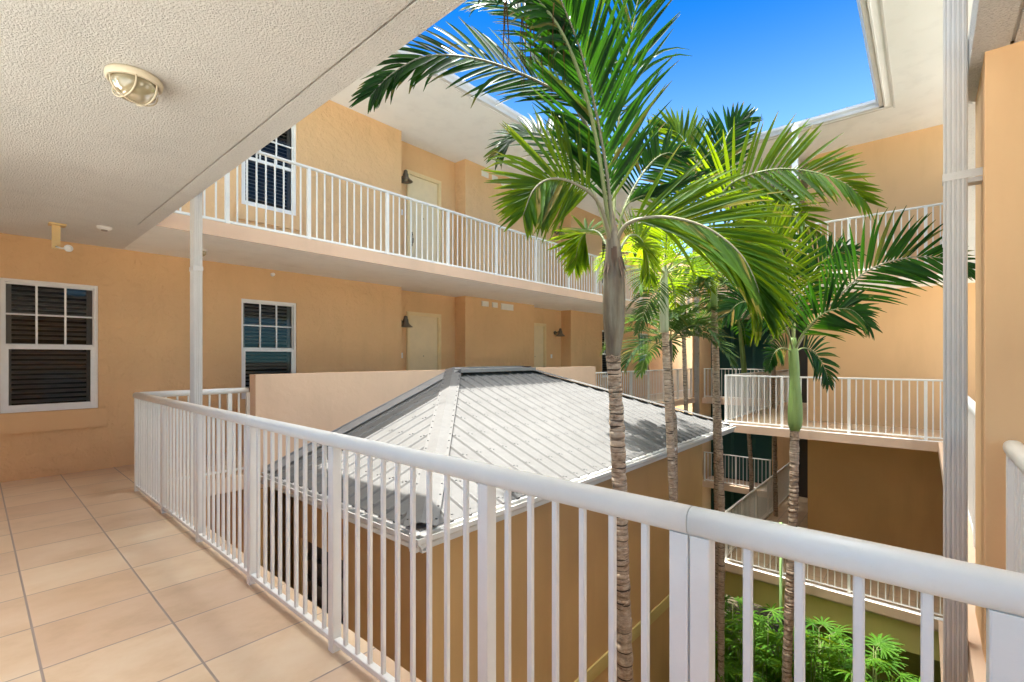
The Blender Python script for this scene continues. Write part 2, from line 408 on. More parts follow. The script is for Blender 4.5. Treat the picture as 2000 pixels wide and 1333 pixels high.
# ------------------------------------------------------------------ windows, doors, lamps
def window(parent, x, zf, y=YW, w_=.9, z0=.83, z1=2.475, sill=True, lab=None):
    """single hung window, room side at +y, frame set into the wall"""
    c = Vector((x + w_ / 2, y, zf + z0)); H = z1 - z0; x0, x1 = x, x + w_; a, b = zf + z0, zf + z1; mid = a + H * .5
    fr = MB(); t = .038; y0, y1 = y + .028, y + .11
    fr.box((x0, y0, a), (x0 + t, y1, b)); fr.box((x1 - t, y0, a), (x1, y1, b)); fr.box((x0 + t, y0, b - t), (x1 - t, y1, b)); fr.box((x0 + t, y0, a), (x1 - t, y1, a + t))
    win = build('window', fr, M['white'], parent, label=lab)
    s2 = MB(); ya, yb = y0 + .01, y0 + .045; q = .035       # lower sash, proud
    s2.box((x0 + t, ya, a + t), (x0 + t + q, yb, mid)); s2.box((x1 - t - q, ya, a + t), (x1 - t, yb, mid))
    s2.box((x0 + t + q, ya, a + t), (x1 - t - q, yb, a + t + .05)); s2.box((x0 + t + q, ya, mid - .04), (x1 - t - q, yb, mid))
    build('lower_sash', s2, M['white'], win)
    s3 = MB(); yc, yd = y0 + .047, y0 + .075; gx0, gx1 = x0 + t + .012, x1 - t - .012
    s3.box((x0 + t, yc, mid - .03), (x1 - t, yd, mid + .025)); s3.box((x0 + t, yc, b - t - .022), (x1 - t, yd, b - t))
    s3.box((x0 + t, yc, mid + .025), (gx0, yd, b - t - .022)); s3.box((gx1, yc, mid + .025), (x1 - t, yd, b - t - .022))
    zb = (mid + .025 + b - t - .022) / 2
    for k in (1, 2):
        xx = gx0 + (gx1 - gx0) * k / 3; s3.box((xx - .01, yc - .006, mid + .025), (xx + .01, yd - .006, zb - .01)); s3.box((xx - .01, yc - .006, zb + .01), (xx + .01, yd - .006, b - t - .022))
    s3.box((gx0, yc - .005, zb - .01), (gx1, yd - .007, zb + .01))
    build('upper_sash', s3, M['white'], win)
    gp = MB(); gp.poly([(x0 + t + q - .005, yb - .01, a + t + .04), (x1 - t - q + .005, yb - .01, a + t + .04), (x1 - t - q + .005, yb - .01, mid - .035), (x0 + t + q - .005, yb - .01, mid - .035)])
    gp.poly([(gx0 - .005, yd - .004, mid + .02), (gx1 + .005, yd - .004, mid + .02), (gx1 + .005, yd - .004, b - t - .02), (gx0 - .005, yd - .004, b - t - .02)])
    build('pane', gp, M['glass'], win)
    lv = MB(); z = a + .06
    while z < b - .06:
        if abs(z - mid) > .05:
            lv.prism([(-.036, -.004), (-.03, .004), (.036, .004), (.03, -.004)], (x0 + .1, y1 + .05, z), (x1 - .1, y1 + .05, z), up=(0, -.5, .866))
        z += .062
    lv.box((x0 + .04, y1 + .03, a), (x0 + .1, y1 + .07, b)); lv.box((x1 - .1, y1 + .03, a), (x1 - .04, y1 + .07, b))
    lv.box((x0 + .1, y1 + .03, mid - .035), (x1 - .1, y1 + .07, mid + .035))
    build('shutter', lv, M['louver'], win)
    bk = MB(); bk.box((x0 - .05, y1 + .16, a - .05), (x1 + .05, y1 + .2, b + .05)); build('dark_room_panel', bk, M['interior'], win)  # near-black sheet in place of the unlit room
    if sill:
        sl = MB(); sl.box((x0 - .08, y - .045, a - .25), (x1 + .08, y + .02, a - .005))
        build('sill', sl, M['wall_smooth'], win)
    return win

def door(parent, x, zf, y=YREC, w_=1.0, h=2.55):
    fr = MB(); t = .085
    fr.box((x, y - .035, zf), (x + t, y + .06, zf + h)); fr.box((x + w_ - t, y - .035, zf), (x + w_, y + .06, zf + h)); fr.box((x + t, y - .035, zf + h - t), (x + w_ - t, y + .06, zf + h))
    fr.box((x + .02, y - .05, zf), (x + .045, y - .035, zf + h - .02)); fr.box((x + w_ - .045, y - .05, zf), (x + w_ - .02, y - .035, zf + h - .02)); fr.box((x + .045, y - .05, zf + h - .045), (x + w_ - .045, y - .035, zf + h - .02))
    f = build('door', fr, M['doorframe'], parent)
    lf = MB(); lf.box((x + t, y + .012, zf + .01), (x + w_ - t, y + .055, zf + h - t)); build('door_leaf', lf, M['door'], f)
    hd = MB(); hx = x + t + .075
    hd.box((hx - .02, y, zf + .86), (hx + .02, y + .012, zf + 1.18)); hd.tube([(hx, y, zf + .92), (hx, y - .05, zf + .93), (hx, y - .055, zf + 1.02), (hx, y, zf + 1.04)], .008)
    hd.lathe((hx, y - .01, zf + 1.12), [(.025, 0), (.025, .012)], 12, 'y')
    build('handle', hd, M['dark'], f)
    pp = MB(); pp.lathe((x + w_ / 2, y + .004, zf + 1.55), [(.012, 0), (.012, .01)], 10, 'y'); build('peephole', pp, M['lampmetal'], f)
    return f

def barn_lamp(x, z, label, y=YREC):
    t = thing('wall_lamp', (x, y, z), label, 'lamp', 'bell shaped wall lamps beside the apartment doors')
    a = MB(); a.lathe((x, y - .03, z + .06), [(.055, 0), (.062, .01), (.062, .03)], 18, 'y')
    a.tube([(x, y - .03, z + .06), (x, y - .1, z + .075), (x, y - .16, z + .1), (x, y - .2, z + .13)], .013, 10)
    build('arm', a, M['lampmetal'], t)
    b = MB(); c = (x, y - .21, z)
    b.lathe(c, [(.0, .19), (.03, .185), (.042, .165), (.045, .12), (.06, .1), (.062, .06), (.068, .03), (.1, -.01), (.15, -.05), (.153, -.058), (.148, -.056), (.09, -.02), (.05, .0)], 26)
    build('lamp_shade', b, M['lampmetal'], t)
    g = MB(); g.lathe(c, [(.045, .0), (.045, -.03), (.03, -.05), (.0, -.055)], 16); build('bulb_glass', g, M['dome'], t)

# ------------------------------------------------------------------ left wing
L = thing('apartment_wing', (10, 8.5, GZ), 'orange stucco wing along the left with doors, windows and two storeys of walkways', 'building')
WX = [(.22, True), (2.89, True), (14.3, True), (17.05, True)]
for lv in (-1, 0, 1):
    zf = FLZ[lv]; zt = {-1: -.17, 0: 3.01, 1: SOF}[lv]
    z0 = zf if lv != 0 else 0.0
    if lv == 1: z0 = 3.01
    m = MB(); dz0, dz1 = zf + .83, zf + 2.475
    hs = [(x, x + .9, dz0, dz1) for x, _ in WX] if lv >= 0 else []
    wall(m, 'y', YW, -.9, 6.013, z0, zt, .37 + .2, [h for h in hs if h[1] < 6])
    wall(m, 'y', YREC, 6.013, 7.87, z0, zt, .2, [(6.44, 7.36, zf, zf + 2.5)] if lv >= 0 else [])
    wall(m, 'y', YW, 7.87, 10.54, z0, zt, .57)
    wall(m, 'y', YREC, 10.54, 12.39, z0, zt, .2, [(10.62, 11.5, zf, zf + 2.5)] if lv >= 0 else [])
    wall(m, 'y', YW, 12.39, 18.0, z0, zt, .57, [h for h in hs if h[0] > 12])
    wall(m, 'y', YW + .25, 18.0, 23.5, z0, zt, .3)
    build('wall', m, M['wall'], L)
    if lv >= 0:
        for i, (x, _) in enumerate(WX):
            if lv == 1 and i == 0: continue
            window(L, x, zf)
        door(L, 6.4, zf); door(L, 10.56, zf)
        k = MB(); z = zf + 2.94 if lv == 0 else SOF - .12
        y_ = YW - .02
        for xa, xb, dz in ((8.42, 8.66, .13), (8.8, 9.0, .13), (9.14, 9.62, .16)):
            k = MB(); k.box((xa, y_, z - dz), (xb, YW + .01, z)); k.box((xa + .015, y_ - .012, z - dz + .015), (xb - .015, y_ + .004, z - .015))
            build('vent_cover', k, M['plastic'], L)
        for xx, yy in ((6.27, YREC), (11.86, YREC), (18.29, YW + .25)):
            k = MB(); k.box((xx - .035, yy - .015, zf + 1.5), (xx + .035, yy + .01, zf + 1.62)); k.box((xx - .012, yy - .02, zf + 1.54), (xx + .012, yy - .01, zf + 1.58)); build('doorbell_plate', k, M['white'], L)
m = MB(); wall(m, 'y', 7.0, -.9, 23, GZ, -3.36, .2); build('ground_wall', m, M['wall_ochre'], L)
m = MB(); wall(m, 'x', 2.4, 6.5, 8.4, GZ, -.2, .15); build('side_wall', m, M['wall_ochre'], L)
# slabs of the left wing
for zt in (0, 3.18, -3.18):
    m = MB(); xs = XSLAB
    m.box((xs, YSLAB, zt - ST), (18.3, YREC + .3, zt), 0); m.box((18.3, YSLAB + .2, zt - ST), (23.5, YREC + .3, zt), 0)
    o = build('walkway_slab', m, [M['ceiling_fine'] if zt > 3 else M['soffit']], L)
    k = MB(); k.box((xs + .0, YSLAB - .012, zt - ST - .006), (18.3, YSLAB - .002, zt + .004)); build('slab_edge', k, M['fascia'], L)
# level 0 tiled surface of the left walkway
m = MB(); m.box((XSLAB, YSLAB + .01, .001), (23.4, YW, .006)); m.box((6.02, YW, .001), (7.86, YREC, .006)); m.box((10.55, YW, .001), (12.38, YREC, .006)); build('floor_tiles', m, M['tile'], L)

def eave(parent, pts, inner, name='roof'):
    """soffit polygon + sloped metal sheet above"""
    pass
def gutter(parent, a, b, out, z=SOF):
    """K style gutter from a to b, 'out' = unit vector to the courtyard"""
    a = Vector((*a, z)); b = Vector((*b, z)); t = (b - a).normalized(); o = Vector((*out, 0)); g = MB()
    prof = [(0, -.02), (.07, -.02), (.085, .03), (.115, .07), (.12, .12), (.105, .12), (.1, .075), (.07, .035), (.06, -.008), (.008, -.008), (.008, .12), (0, .12)]
    g.loft([[q + o * x + Vector((0, 0, y)) for x, y in prof] for q in (a, b)], sm=False)
    build('gutter', g, M['gutter'], parent)
    e = MB(); prof = [(-.02, .1), (.06, .1), (.06, .135), (-2.6, .135 + 2.66 * .36), (-2.6, .1 + 2.6 * .36)]
    e.loft([[q + o * x + Vector((0, 0, y)) for x, y in prof] for q in (a, b)], sm=False)
    n = int((b - a).length / .23)                        # ribs of the roof sheet
    for i in range(n):
        q = a + t * (i + .5) * .23
        rp = [(-.03, 0), (-.012, .022), (.012, .022), (.03, 0)]
        e.loft([[q + t * x + o * u + Vector((0, 0, y + .136 - (u - .06) * .36)) for x, y in rp] for u in (.062, -2.55)], sm=False)
    build('roof', e, M['roof'], parent)
    f = MB(); f.loft([[q + o * x + Vector((0, 0, y)) for x, y in [(-.03, -.03), (-.004, -.03), (-.004, .1), (-.03, .1)]] for q in (a, b)], sm=False)
    build('fascia_board', f, M['white'], parent)
m = MB(); m.box((XEAVE - .03, YEAVE + .03, SOF), (18.6, YREC + .3, SOF + .06)); build('roof_soffit', m, M['soffit'], L)
gutter(L, (XEAVE, YEAVE), (18.6, YEAVE), (0, -1))

# ------------------------------------------------------------------ near wing (the one the camera stands in)
NW = thing('apartment_wing', (-1, 2, GZ), 'stucco wing whose tiled walkway fills the lower left foreground', 'building')
m = MB(); m.box((-1.3, 4.6, 0), (-1.1, YW, 3.01)); m.box((-1.3, -6.2, 0), (3.29, -6, 3.01)); build('wall', m, M['wall'], NW)  # unseen walls, extents chosen for fill light and window reflections
m = MB(); m.box((-1.3, -6, -.19), (-1.1, 4.6, 1.05)); build('unseen_guard_wall', m, M['wall'], NW)  # added low and out of view, leaves the gallery side open for fill
for y in (-5.8, -1.4, 3.0):
    m = MB(); m.box((-1.3, y, GZ), (-.95, y + .35, 3.01)); m.box((-1.3, y, 3.18), (-.95, y + .35, SOF)); build('column', m, M['wall'], NW)
m = MB(); m.box((-1.5, .6, SOF), (XEAVE - .03, YREC + .3, SOF + .06)); build('roof_soffit', m, M['soffit'], NW)
gutter(NW, (XEAVE, .5), (XEAVE, YEAVE), (1, 0))
m = MB(); m.box((-.9, -6, GZ), (-.5, YW, -3.4)); m.box((-.9, -6, -3.35), (XSLAB, YSLAB, -3.18)); m.box((-.9, -6, -3.18), (-.7, YW, -.19)); build('lower_wall', m, M['wall_ochre'], NW)

# ------------------------------------------------------------------ right wing
RW = thing('apartment_wing', (6, -2, GZ), 'orange stucco wing at the right edge behind the wide downspout', 'building')
m = MB(); m.box((3.29, -2, -6.4), (3.89, -.22, 3.01)); m.box((3.29, -2, 3.18), (3.89, -.22, SOF)); build('wall', m, M['wall_smooth'], RW)
m = MB(); m.box((3.89, -2.1, GZ), (XFW, -1.9, -.17)); build('rear_wall', m, M['wall_ochre'], RW)  # unseen, added to keep outside bounce light off the lower storeys
m = MB(); m.box((3.89, -2.1, 3.18), (XFW, -1.9, 4.7)); build('rear_wall', m, M['wall_smooth'], RW)  # unseen, kept half height so some bounce light reaches the soffit
for x in (6.2, 9.0):
    m = MB()
    for a, b in ((0, 3.01),): m.box((x, -2.0, a), (x + .3, -1.7, b))
    build('column', m, M['wall_smooth'], RW)
for zt in (-3.18, 0, 3.18):
    m = MB(); g = .12
    x0 = XSLAB if zt < 3 else XSLAB
    if zt > 3:
        m.box((XSLAB - g1 + .02, -6, zt - ST), (3.29, -.17 - g1, zt)); m.box((XSLAB + .001, -.17 - g0, zt - ST), (3.29, -.17, zt)); m.box((XSLAB, -.17 - g1, zt - ST + .012), (3.29, -.17 - g0, zt - .001))
        m.box((3.29, -.22, zt - ST), (3.89, -.17, zt)); m.box((3.89, -2, zt - ST), (XF - .15, -.17, zt))
    else:
        m.box((XSLAB, -6, zt - ST), (3.29, -.17, zt)); m.box((3.29, -.22, zt - ST), (3.89, -.17, zt)); m.box((3.89, -2, zt - ST), (XF - .15, -.17, zt))
    build('walkway_slab', m, M['ceiling'] if zt > 3 else M['fascia'], RW)
m = MB(); m.box((-1.5, -2.0, SOF), (XFW + 6, .6, SOF + .06)); build('roof_soffit', m, M['soffit'], RW)
gutter(RW, (XEAVE, .6), (XF, .6), (0, 1))
m = MB(); m.box((XEAVE, .44, SOF - .012), (XF + .2, .47, SOF - .002)); m.box((XF + .1, .47, SOF - .012), (XF + .13, 4.85, SOF - .002)); build('vent_strip', m, M['gutter'], RW)

# ------------------------------------------------------------------ far wing
FW = thing('apartment_wing', (14, 1, GZ), 'far stucco wing with stacked open walkways behind the palms', 'building')
for a, b in ((-6.4, -3.9), (-3.18, -.17), (0, 3.01), (3.18, SOF)):
    m = MB(); m.box((XFW, -3, a), (XFW + .25, YFW, b)); m.box((XFW + .25, YFW - .2, a), (18.4, YFW, b))
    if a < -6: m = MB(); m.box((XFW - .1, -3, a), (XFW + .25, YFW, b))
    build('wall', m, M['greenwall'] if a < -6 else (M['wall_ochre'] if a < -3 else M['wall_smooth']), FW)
for zt in (-3.18, 0, 3.18):
    m = MB(); m.box((XF - .13, -3, zt - ST), (18.4, YFC + .13, zt)); build('walkway_slab', m, M['soffit'], FW)
    k = MB(); k.box((XF - .142, -.3, zt - ST - .006), (XF - .132, YFC + .142, zt + .004)); k.box((XF - .132, YFC + .132, zt - ST - .006), (18.4, YFC + .142, zt + .004)); build('slab_edge', k, M['fascia'], FW)
    k = MB(); k.box((XF + .0, -2.9, zt + .001), (XFW, YFC + .1, zt + .006)); k.box((XFW, YFW, zt + .001), (18.4, YFC + .1, zt + .006)); build('floor_tiles', k, M['tile'], FW)
k = MB(); k.box((XF - .05, -3, -3.95), (XF + .25, YFC + .05, -3.36)); k.box((XF + .25, YFC - .25, -3.95), (18.4, YFC + .05, -3.36)); build('beam', k, M['beam'], FW)
k = MB(); k.box((XF - .07, -3, -3.42), (XF - .05, YFC + .07, -3.36)); build('beam_trim', k, M['fascia'], FW)
# dark panel for the shaded corridor, pier and green shuttered balconies
m = MB(); m.box((18.4, 3.72, GZ), (18.7, 4.04, SOF)); m.box((18.41, YFC + .0, GZ), (19, 3.72, SOF)) ; build('pier', m, M['wall_smooth'], FW)
m = MB(); m.box((18.42, 1.5, GZ), (18.6, YFC, SOF)); build('corridor_shade_panel', m, M['dark'], FW)  # dark colour stands in for deep shade in the corridor opening
m = MB(); m.box((18.1, 6.42, GZ), (18.5, 6.7, 6.3)); m.box((18.5, 6.42, GZ), (21, 6.6, SOF)); build('corner_column', m, M['wall_smooth'], FW)
for zt in (-3.18, 0, 3.18):
    m = MB(); m.box((18.35, 4.04, zt - ST - .05), (20.2, 6.42, zt)); build('balcony_slab', m, M['fascia'], FW)
for zt in (-6.4, -3.18, 0, 3.18):
    top = min(zt + 2.95, SOF - .05)
    for k in range(3):
        y0 = 4.06 + k * .785; s_ = MB()
        s_.box((19.3, y0, zt + .02), (19.34, y0 + .05, top)); s_.box((19.3, y0 + .73, zt + .02), (19.34, y0 + .775, top)); s_.box((19.3, y0 + .05, top - .06), (19.34, y0 + .73, top))
        z = zt + .06
        while z < top - .07:
            s_.poly([(19.305, y0 + .05, z), (19.305, y0 + .73, z), (19.345, y0 + .73, z + .065), (19.345, y0 + .05, z + .065)]); z += .06
        build('shutter', s_, M['green'], FW)
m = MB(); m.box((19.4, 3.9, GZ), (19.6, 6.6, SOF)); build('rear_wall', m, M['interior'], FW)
m = MB(); m.box((XF + .0, .6, SOF), (21, 4.9, SOF + .06)); build('roof_soffit', m, M['soffit'], FW)
gutter(FW, (XF, .6), (XF, 4.9), (-1, 0))
m = MB(); m.prism([(-.01, 0), (.12, 0), (.12, .14), (-.01, .14)], (XF, 4.9, SOF), (18, 4.9, SOF)); build('roof_edge', m, M['gutter'], FW)

# ------------------------------------------------------------------ railings
def railing(p0, p1, zf, posts, label, gap=.109, rail='loaf', h=1.115, bot=.055, joints=(), post_w=.05, skip0=False):
    """posts: distances from p0 along the run"""
    p0 = Vector((*p0, zf)); p1 = Vector((*p1, zf)); t = (p1 - p0).normalized(); Lh = (p1 - p0).length
    T = thing('railing', p0, label, 'railing', 'white metal walkway railings')
    if rail == 'loaf':
        prof = []
        for i in range(20):
            a = 2 * math.pi * i / 20; c, s_ = math.cos(a), math.sin(a)
            prof.append((.036 * math.copysign(abs(c) ** .85, c), -.036 + .036 * math.copysign(abs(s_) ** .85, s_)))
        cuts = [0, *joints, Lh]; zr = h
        for i in range(len(cuts) - 1):
            a = cuts[i] + (.0012 if i else 0); b = cuts[i + 1] - (.0012 if i < len(cuts) - 2 else 0); k = MB()
            k.prism(prof, p0 + t * a + Vector((0, 0, zr)), p0 + t * b + Vector((0, 0, zr)), sm=True); build('handrail', k, M['rail'], T)
        ub = h - .068
    else:
        k = MB(); k.prism([(x, y - .0175) for x, y in rrect(.055, .035, .01, 3)], p0 + Vector((0, 0, h)), p1 + Vector((0, 0, h)), sm=False); build('handrail', k, M['rail'], T)
        ub = h - .03
    k = MB(); bh = .028
    k.prism([(x, y) for x, y in rrect(.036, bh, .004, 2)], p0 + Vector((0, 0, bot)), p1 + Vector((0, 0, bot))); build('bottom_rail', k, M['rail'], T)
    first = None
    for d in posts:
        q = p0 + t * d
        if first is None:
            k = MB(); k.loft([[q + t * x + t.cross(Vector((0, 0, 1))) * y + Vector((0, 0, z)) for x, y in rrect(post_w, post_w, .005, 2)] for z in (0, ub)], sm=False)
            first = build('post', k, M['rail'], T, org=q)
        else: share('post', first, q, T)
    nodes = sorted(set([0] + list(posts) + [Lh])); spots = []
    for a, b in zip(nodes, nodes[1:]):
        n = max(1, round((b - a) / gap))
        spots += [a + (b - a) * i / n for i in range(1, n)]
    spots.sort(key=lambda d: ((p0 + t * d) - Vector((0, 0, zf))).length)
    z0, z1 = bot + bh / 2, ub; bf = None
    def bal(k, q): k.loft([[q + t * x + t.cross(Vector((0, 0, 1))) * y + Vector((0, 0, z)) for x, y in rrect(.0195, .0195, .003, 1)] for z in (z0, z1)], sm=False)
    for d in spots[:100]:
        q = p0 + t * d
        if bf is None: k = MB(); bal(k, q); bf = build('baluster', k, M['rail'], T, org=q)
        else: share('baluster', bf, q, T)
    if len(spots) > 100:
        k = MB()
        for d in spots[100:]: bal(k, p0 + t * d)
        build('baluster', k, M['rail'], T, kind='stuff')
    return T

railing((XRAIL, -.28), (XRAIL, YRAIL), 0, [.17, .165 + .545, .165 + .545 + .053, 1.478, 2.57, 3.665, 4.76, 5.85, 6.995], 'long rounded white railing in the foreground crossing the whole picture', .109, joints=(.738,))
railing((XRAIL + .03, YRAIL), (2.40, YRAIL), 0, [.02, .92, 1.145], 'short white railing from the foreground corner to the pink wall')
railing((3.22, -.31), (XRAIL + .05, -.31), 0, [.02, 1.9], 'white railing end standing against the orange wall at the right edge')
railing((10.8, YRAIL), (18.15, YRAIL), 0, [.03, 1.2, 2.4, 3.6, 4.8, 6.0, 7.3], 'white railing behind the right end of the metal roof', .12, 'flat')
railing((XRAIL, 6.7), (18.15, 6.7), 3.18, [.03, .91] + [1.97 + 1.32 * i for i in range(12)], 'long upper railing on the third storey of the left wing', .12, 'flat', 1.085, .06)
railing((XRAIL, .0), (XRAIL, 6.66), 3.18, [.03 + 1.32 * i for i in range(6)], 'third storey railing straight above the foreground walkway', .12, 'flat', 1.085, .06)
railing((3.95, -.31), (XF - .05, -.31), 0, [.03, 1.3, 2.6, 3.9, 5.2, 6.5, 7.4], 'white railing glimpsed between wide downspout and orange corner', .12)
railing((3.95, -.31), (XF - .05, -.31), 3.18, [.03, 1.3, 2.6, 3.9, 5.2, 6.5, 7.4], 'upper white railing glimpsed beside the top of the wide downspout', .12)
for zf, word in ((0, 'middle'), (-3.18, 'lowest'), (3.18, 'upper')):
    n3 = [.02, 1.17, 2.35, 3.5]
    railing((XF, YFC), (XF, -.3), zf, n3, 'white railing facing the courtyard on the %s storey of the far wing' % word, .117, 'flat')
    railing((XF + .05, YFC), (18.38, YFC), zf, [.02, 1.3, 2.6, 3.9, 5.2, 6.75], 'white railing running back along the %s corridor of the far wing' % word, .117, 'flat')
    railing((18.42, 6.38), (18.42, 4.08), zf, [.03, 1.15, 2.27], 'white balcony railing in front of the green shutters, %s storey' % word, .12, 'flat')

# ------------------------------------------------------------------ pink parapet wall
m = MB(); m.box((2.417, 6.53, -.2), (10.79, 6.73, 1.285)); build('parapet_wall', m, M['parapet'], label='long pink stucco parapet wall behind the metal roof', cat='wall')

# ------------------------------------------------------------------ pavilion with metal hip roof
PV = thing('pavilion', (6.8, 5, GZ), 'small ochre building with a sunlit ribbed metal hip roof', 'building')
PX0, PX1, PY0, PY1 = 2.52, 11.05, 3.25, 6.53
EZ = .02; SL = .388; RX0, RX1 = PX0 + 3.3, PX1 - 3.3; TZ = EZ + SL * 3.28
m = MB()
wall(m, 'y', 3.6, 2.9, 10.1, GZ, -.13, .2, [(3.6, 4.6, -6.3, -4.1)])
wall(m, 'x', 2.9, 3.8, 6.53, GZ, -.13, .2, [(5.2, 6.3, -2.4, -.9)])
wall(m, 'x', 10.1, 3.6, 6.53, GZ, -.13, .2)
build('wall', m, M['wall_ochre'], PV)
k = MB(); k.box((2.87, 3.57, -3.02), (10.13, 3.6, -2.9)); k.box((2.885, 3.585, -3.12), (10.13, 3.6, -3.02)); k.box((2.87, 3.6, -3.02), (2.9, 6.5, -2.9)); build('band_course', k, M['beam'], PV)
k = MB(); k.box((3.0, 5.2, -2.4), (3.04, 6.3, -.9))
for i in range(5): k.box((2.93, 5.2, -2.3 + i * .28), (3.0, 6.3, -2.26 + i * .28))
build('louvred_opening', k, M['dark'], PV)
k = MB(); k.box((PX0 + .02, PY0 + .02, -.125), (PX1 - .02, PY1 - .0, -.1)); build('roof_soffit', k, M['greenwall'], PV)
rf = MB()
def front(x, y): return Vector((x, y, EZ + SL * (y - PY0)))
def left(x, y): return Vector((x, y, EZ + SL * (x - PX0)))
def right(x, y): return Vector((x, y, EZ + SL * (PX1 - x)))
def sheet(f, pts): rf.poly([f(*p) for p in pts])
th = Vector((0, 0, -.02))
sheet(front, [(PX0, PY0), (PX1, PY0), (RX1, PY1), (RX0, PY1)])
sheet(left, [(PX0, PY0), (RX0, PY1), (PX0, PY1)])
sheet(right, [(PX1, PY0), (PX1, PY1), (RX1, PY1)])
rfo = rf
def rib(f, a, b, nrm, along):
    """raised rib with screws from a to b in plan; nrm = plane normal, along = direction across the rib"""
    A, B = f(*a), f(*b); al = Vector((*along, 0)); nz = Vector(nrm).normalized()
    prof = [(-.026, .0005), (-.013, .019), (-.006, .022), (.006, .022), (.013, .019), (.026, .0005)]
    rf.loft([[q + al * x + nz * y for x, y in prof] for q in (A, B)], sm=False)
    Ln = (B - A).length; n = int(Ln / .42)
    for i in range(n + 1):
        q = A + (B - A).normalized() * (.09 + i * .42)
        if (q - A).length > Ln - .05: break
        q += nz * .022
        rf.lathe(q, [(.0125, -.002), (.0125, .005), (.006, .009)], 6, mi=1, sm=False)
        q2 = q - nz * .022 + al * .07
        rf.lathe(q2, [(.0125, -.002), (.012, .005), (.006, .008)], 6, mi=1, sm=False)
P = .232
x = PX0 + .12
while x < PX1:
    ye = min(PY1, PY0 + min(x - PX0, PX1 - x))
    if ye - PY0 > .2: rib(front, (x, PY0 - .015), (x, ye - .06), (0, -SL, 1), (1, 0))
    x += P
y = PY0 + .12
while y < PY1 - .02:
    xe = y - PY0
    if xe > .2:
        rib(left, (PX0 - .015, y), (PX0 + xe - .06, y), (-SL, 0, 1), (0, 1)); rib(right, (PX1 + .015, y), (PX1 - xe + .06, y), (SL, 0, 1), (0, 1))
    y += P
R_ = build('roof', rf, [M['roof'], M['screw']], PV)
# hip caps
def hipcap(a, b, sx):
    k = MB(); a, b = Vector(a), Vector(b); t = (b - a).normalized(); rings = []
    sd_ = Vector((t.y, -t.x, 0)).normalized()
    for f_ in (0, 1):
        q = a + (b - a) * f_; ring = []
        for u in (-.15, -.11, -.06, 0, .06, .11, .15):
            ring.append(q + sd_ * u + Vector((0, 0, .034 - abs(u) * .275 if abs(u) < .14 else .0)) )
        rings.append(ring)
    k.loft(rings, sm=False, cap=False, closed=False)
    for i in range(int((b - a).length / .2)):
        for u in (-.125, .125):
            q = a + t * (.1 + i * .2) + sd_ * u + Vector((0, 0, .004)); k.lathe(q, [(.011, -.003), (.011, .004), (.006, .007)], 6, mi=1, sm=False)
    # lap joint in the cap
    q = a + t * ((b - a).length * .62)
    k.loft([[q + t * d + sd_ * u + Vector((0, 0, .0375 - abs(u) * .275)) for u in (-.13, -.06, 0, .06, .13)] for d in (0, .012)], sm=False, cap=False, closed=False)
    build('hip_cap', k, [M['roof'], M['screw']], R_)
hipcap((PX0 + .03, PY0 + .03, EZ + .03), (RX0 - .02, PY1 - .03, TZ + .01), 1)
hipcap((PX1 - .03, PY0 + .03, EZ + .03), (RX1 + .02, PY1 - .03, TZ + .01), -1)
# flashing against the parapet
k = MB()
def fl(a, b, dz0, dz1, yy):
    a, b = Vector(a), Vector(b)
    k.loft([[q + Vector((0, 0, dz0)), q + Vector((0, 0, dz1)), q + Vector((0, yy, dz1)), q + Vector((0, yy, dz0))] for q in (a, b)], sm=False)
for (a, b) in (((PX0, 6.5, EZ), (RX0, 6.5, TZ - .012)), ((RX0, 6.5, TZ - .012), (RX1, 6.5, TZ - .012)), ((RX1, 6.5, TZ - .012), (PX1, 6.5, EZ))):
    fl(a, b, .01, .055, .03)
n = 9
for sgn, xa, xb in ((1, PX0, RX0), (-1, PX1, RX1)):
    for i in range(n):                                    # stepped apron laps lying on the sheets
        u0, u1 = i / n, (i + 1.02) / n
        A = Vector((xa + (xb - xa) * u0, 0, EZ + SL * 3.3 * u0)); B = Vector((xa + (xb - xa) * u1, 0, EZ + SL * 3.3 * u1 * .999))
        h0 = .030 + .004 * (i % 2)
        k.loft([[A + Vector((0, 6.5, h0)), A + Vector((0, 6.26, h0)), A + Vector((0, 6.26, .02))], [B + Vector((0, 6.5, h0)), B + Vector((0, 6.26, h0)), B + Vector((0, 6.26, .02))]], sm=False, closed=False, cap=False)
build('flashing', k, M['flash'], R_)
k = MB(); k.box((RX0 - .1, 6.2, TZ - .05), (RX1 + .1, 6.5, TZ + .012)); build('ridge_cap', k, M['flash'], R_)
# eave trim and gutters
def pgutter(a, b, o):
    a, b, o = Vector((*a, EZ)), Vector((*b, EZ)), Vector((*o, 0)); k = MB()
    prof = [(0, -.15), (.075, -.15), (.09, -.1), (.12, -.07), (.125, -.025), (.11, -.025), (.105, -.065), (.08, -.09), (.068, -.138), (.01, -.138), (.01, -.04), (0, -.04)]
    k.loft([[q + o * (x - .03) + Vector((0, 0, y)) for x, y in prof] for q in (a, b)], sm=False)
    t = (b - a).normalized(); L_ = (b - a).length
    for i in range(int(L_ / .6)):
        q = a + t * (.3 + i * .6); k.loft([[q + t * d + o * x + Vector((0, 0, y)) for x, y in ((-.03, -.03), (.09, -.03), (.09, -.02), (-.03, -.02))] for d in (-.012, .012)], sm=False)
    build('gutter', k, M['gutter'], R_)
    k = MB(); k.loft([[q + o * x + Vector((0, 0, y)) for x, y in ((-.04, -.13), (-.031, -.13), (-.031, -.012), (.03, -.024), (.03, -.012), (-.04, -.002))] for q in (a, b)], sm=False)
    build('drip_edge', k, M['gutter'], R_)
pgutter((PX0, PY0 - .09), (PX0, PY1), (-1, 0)); pgutter((PX0 - .09, PY0), (PX1 + .09, PY0), (0, -1)); pgutter((PX1, PY0), (PX1, PY1), (1, 0))
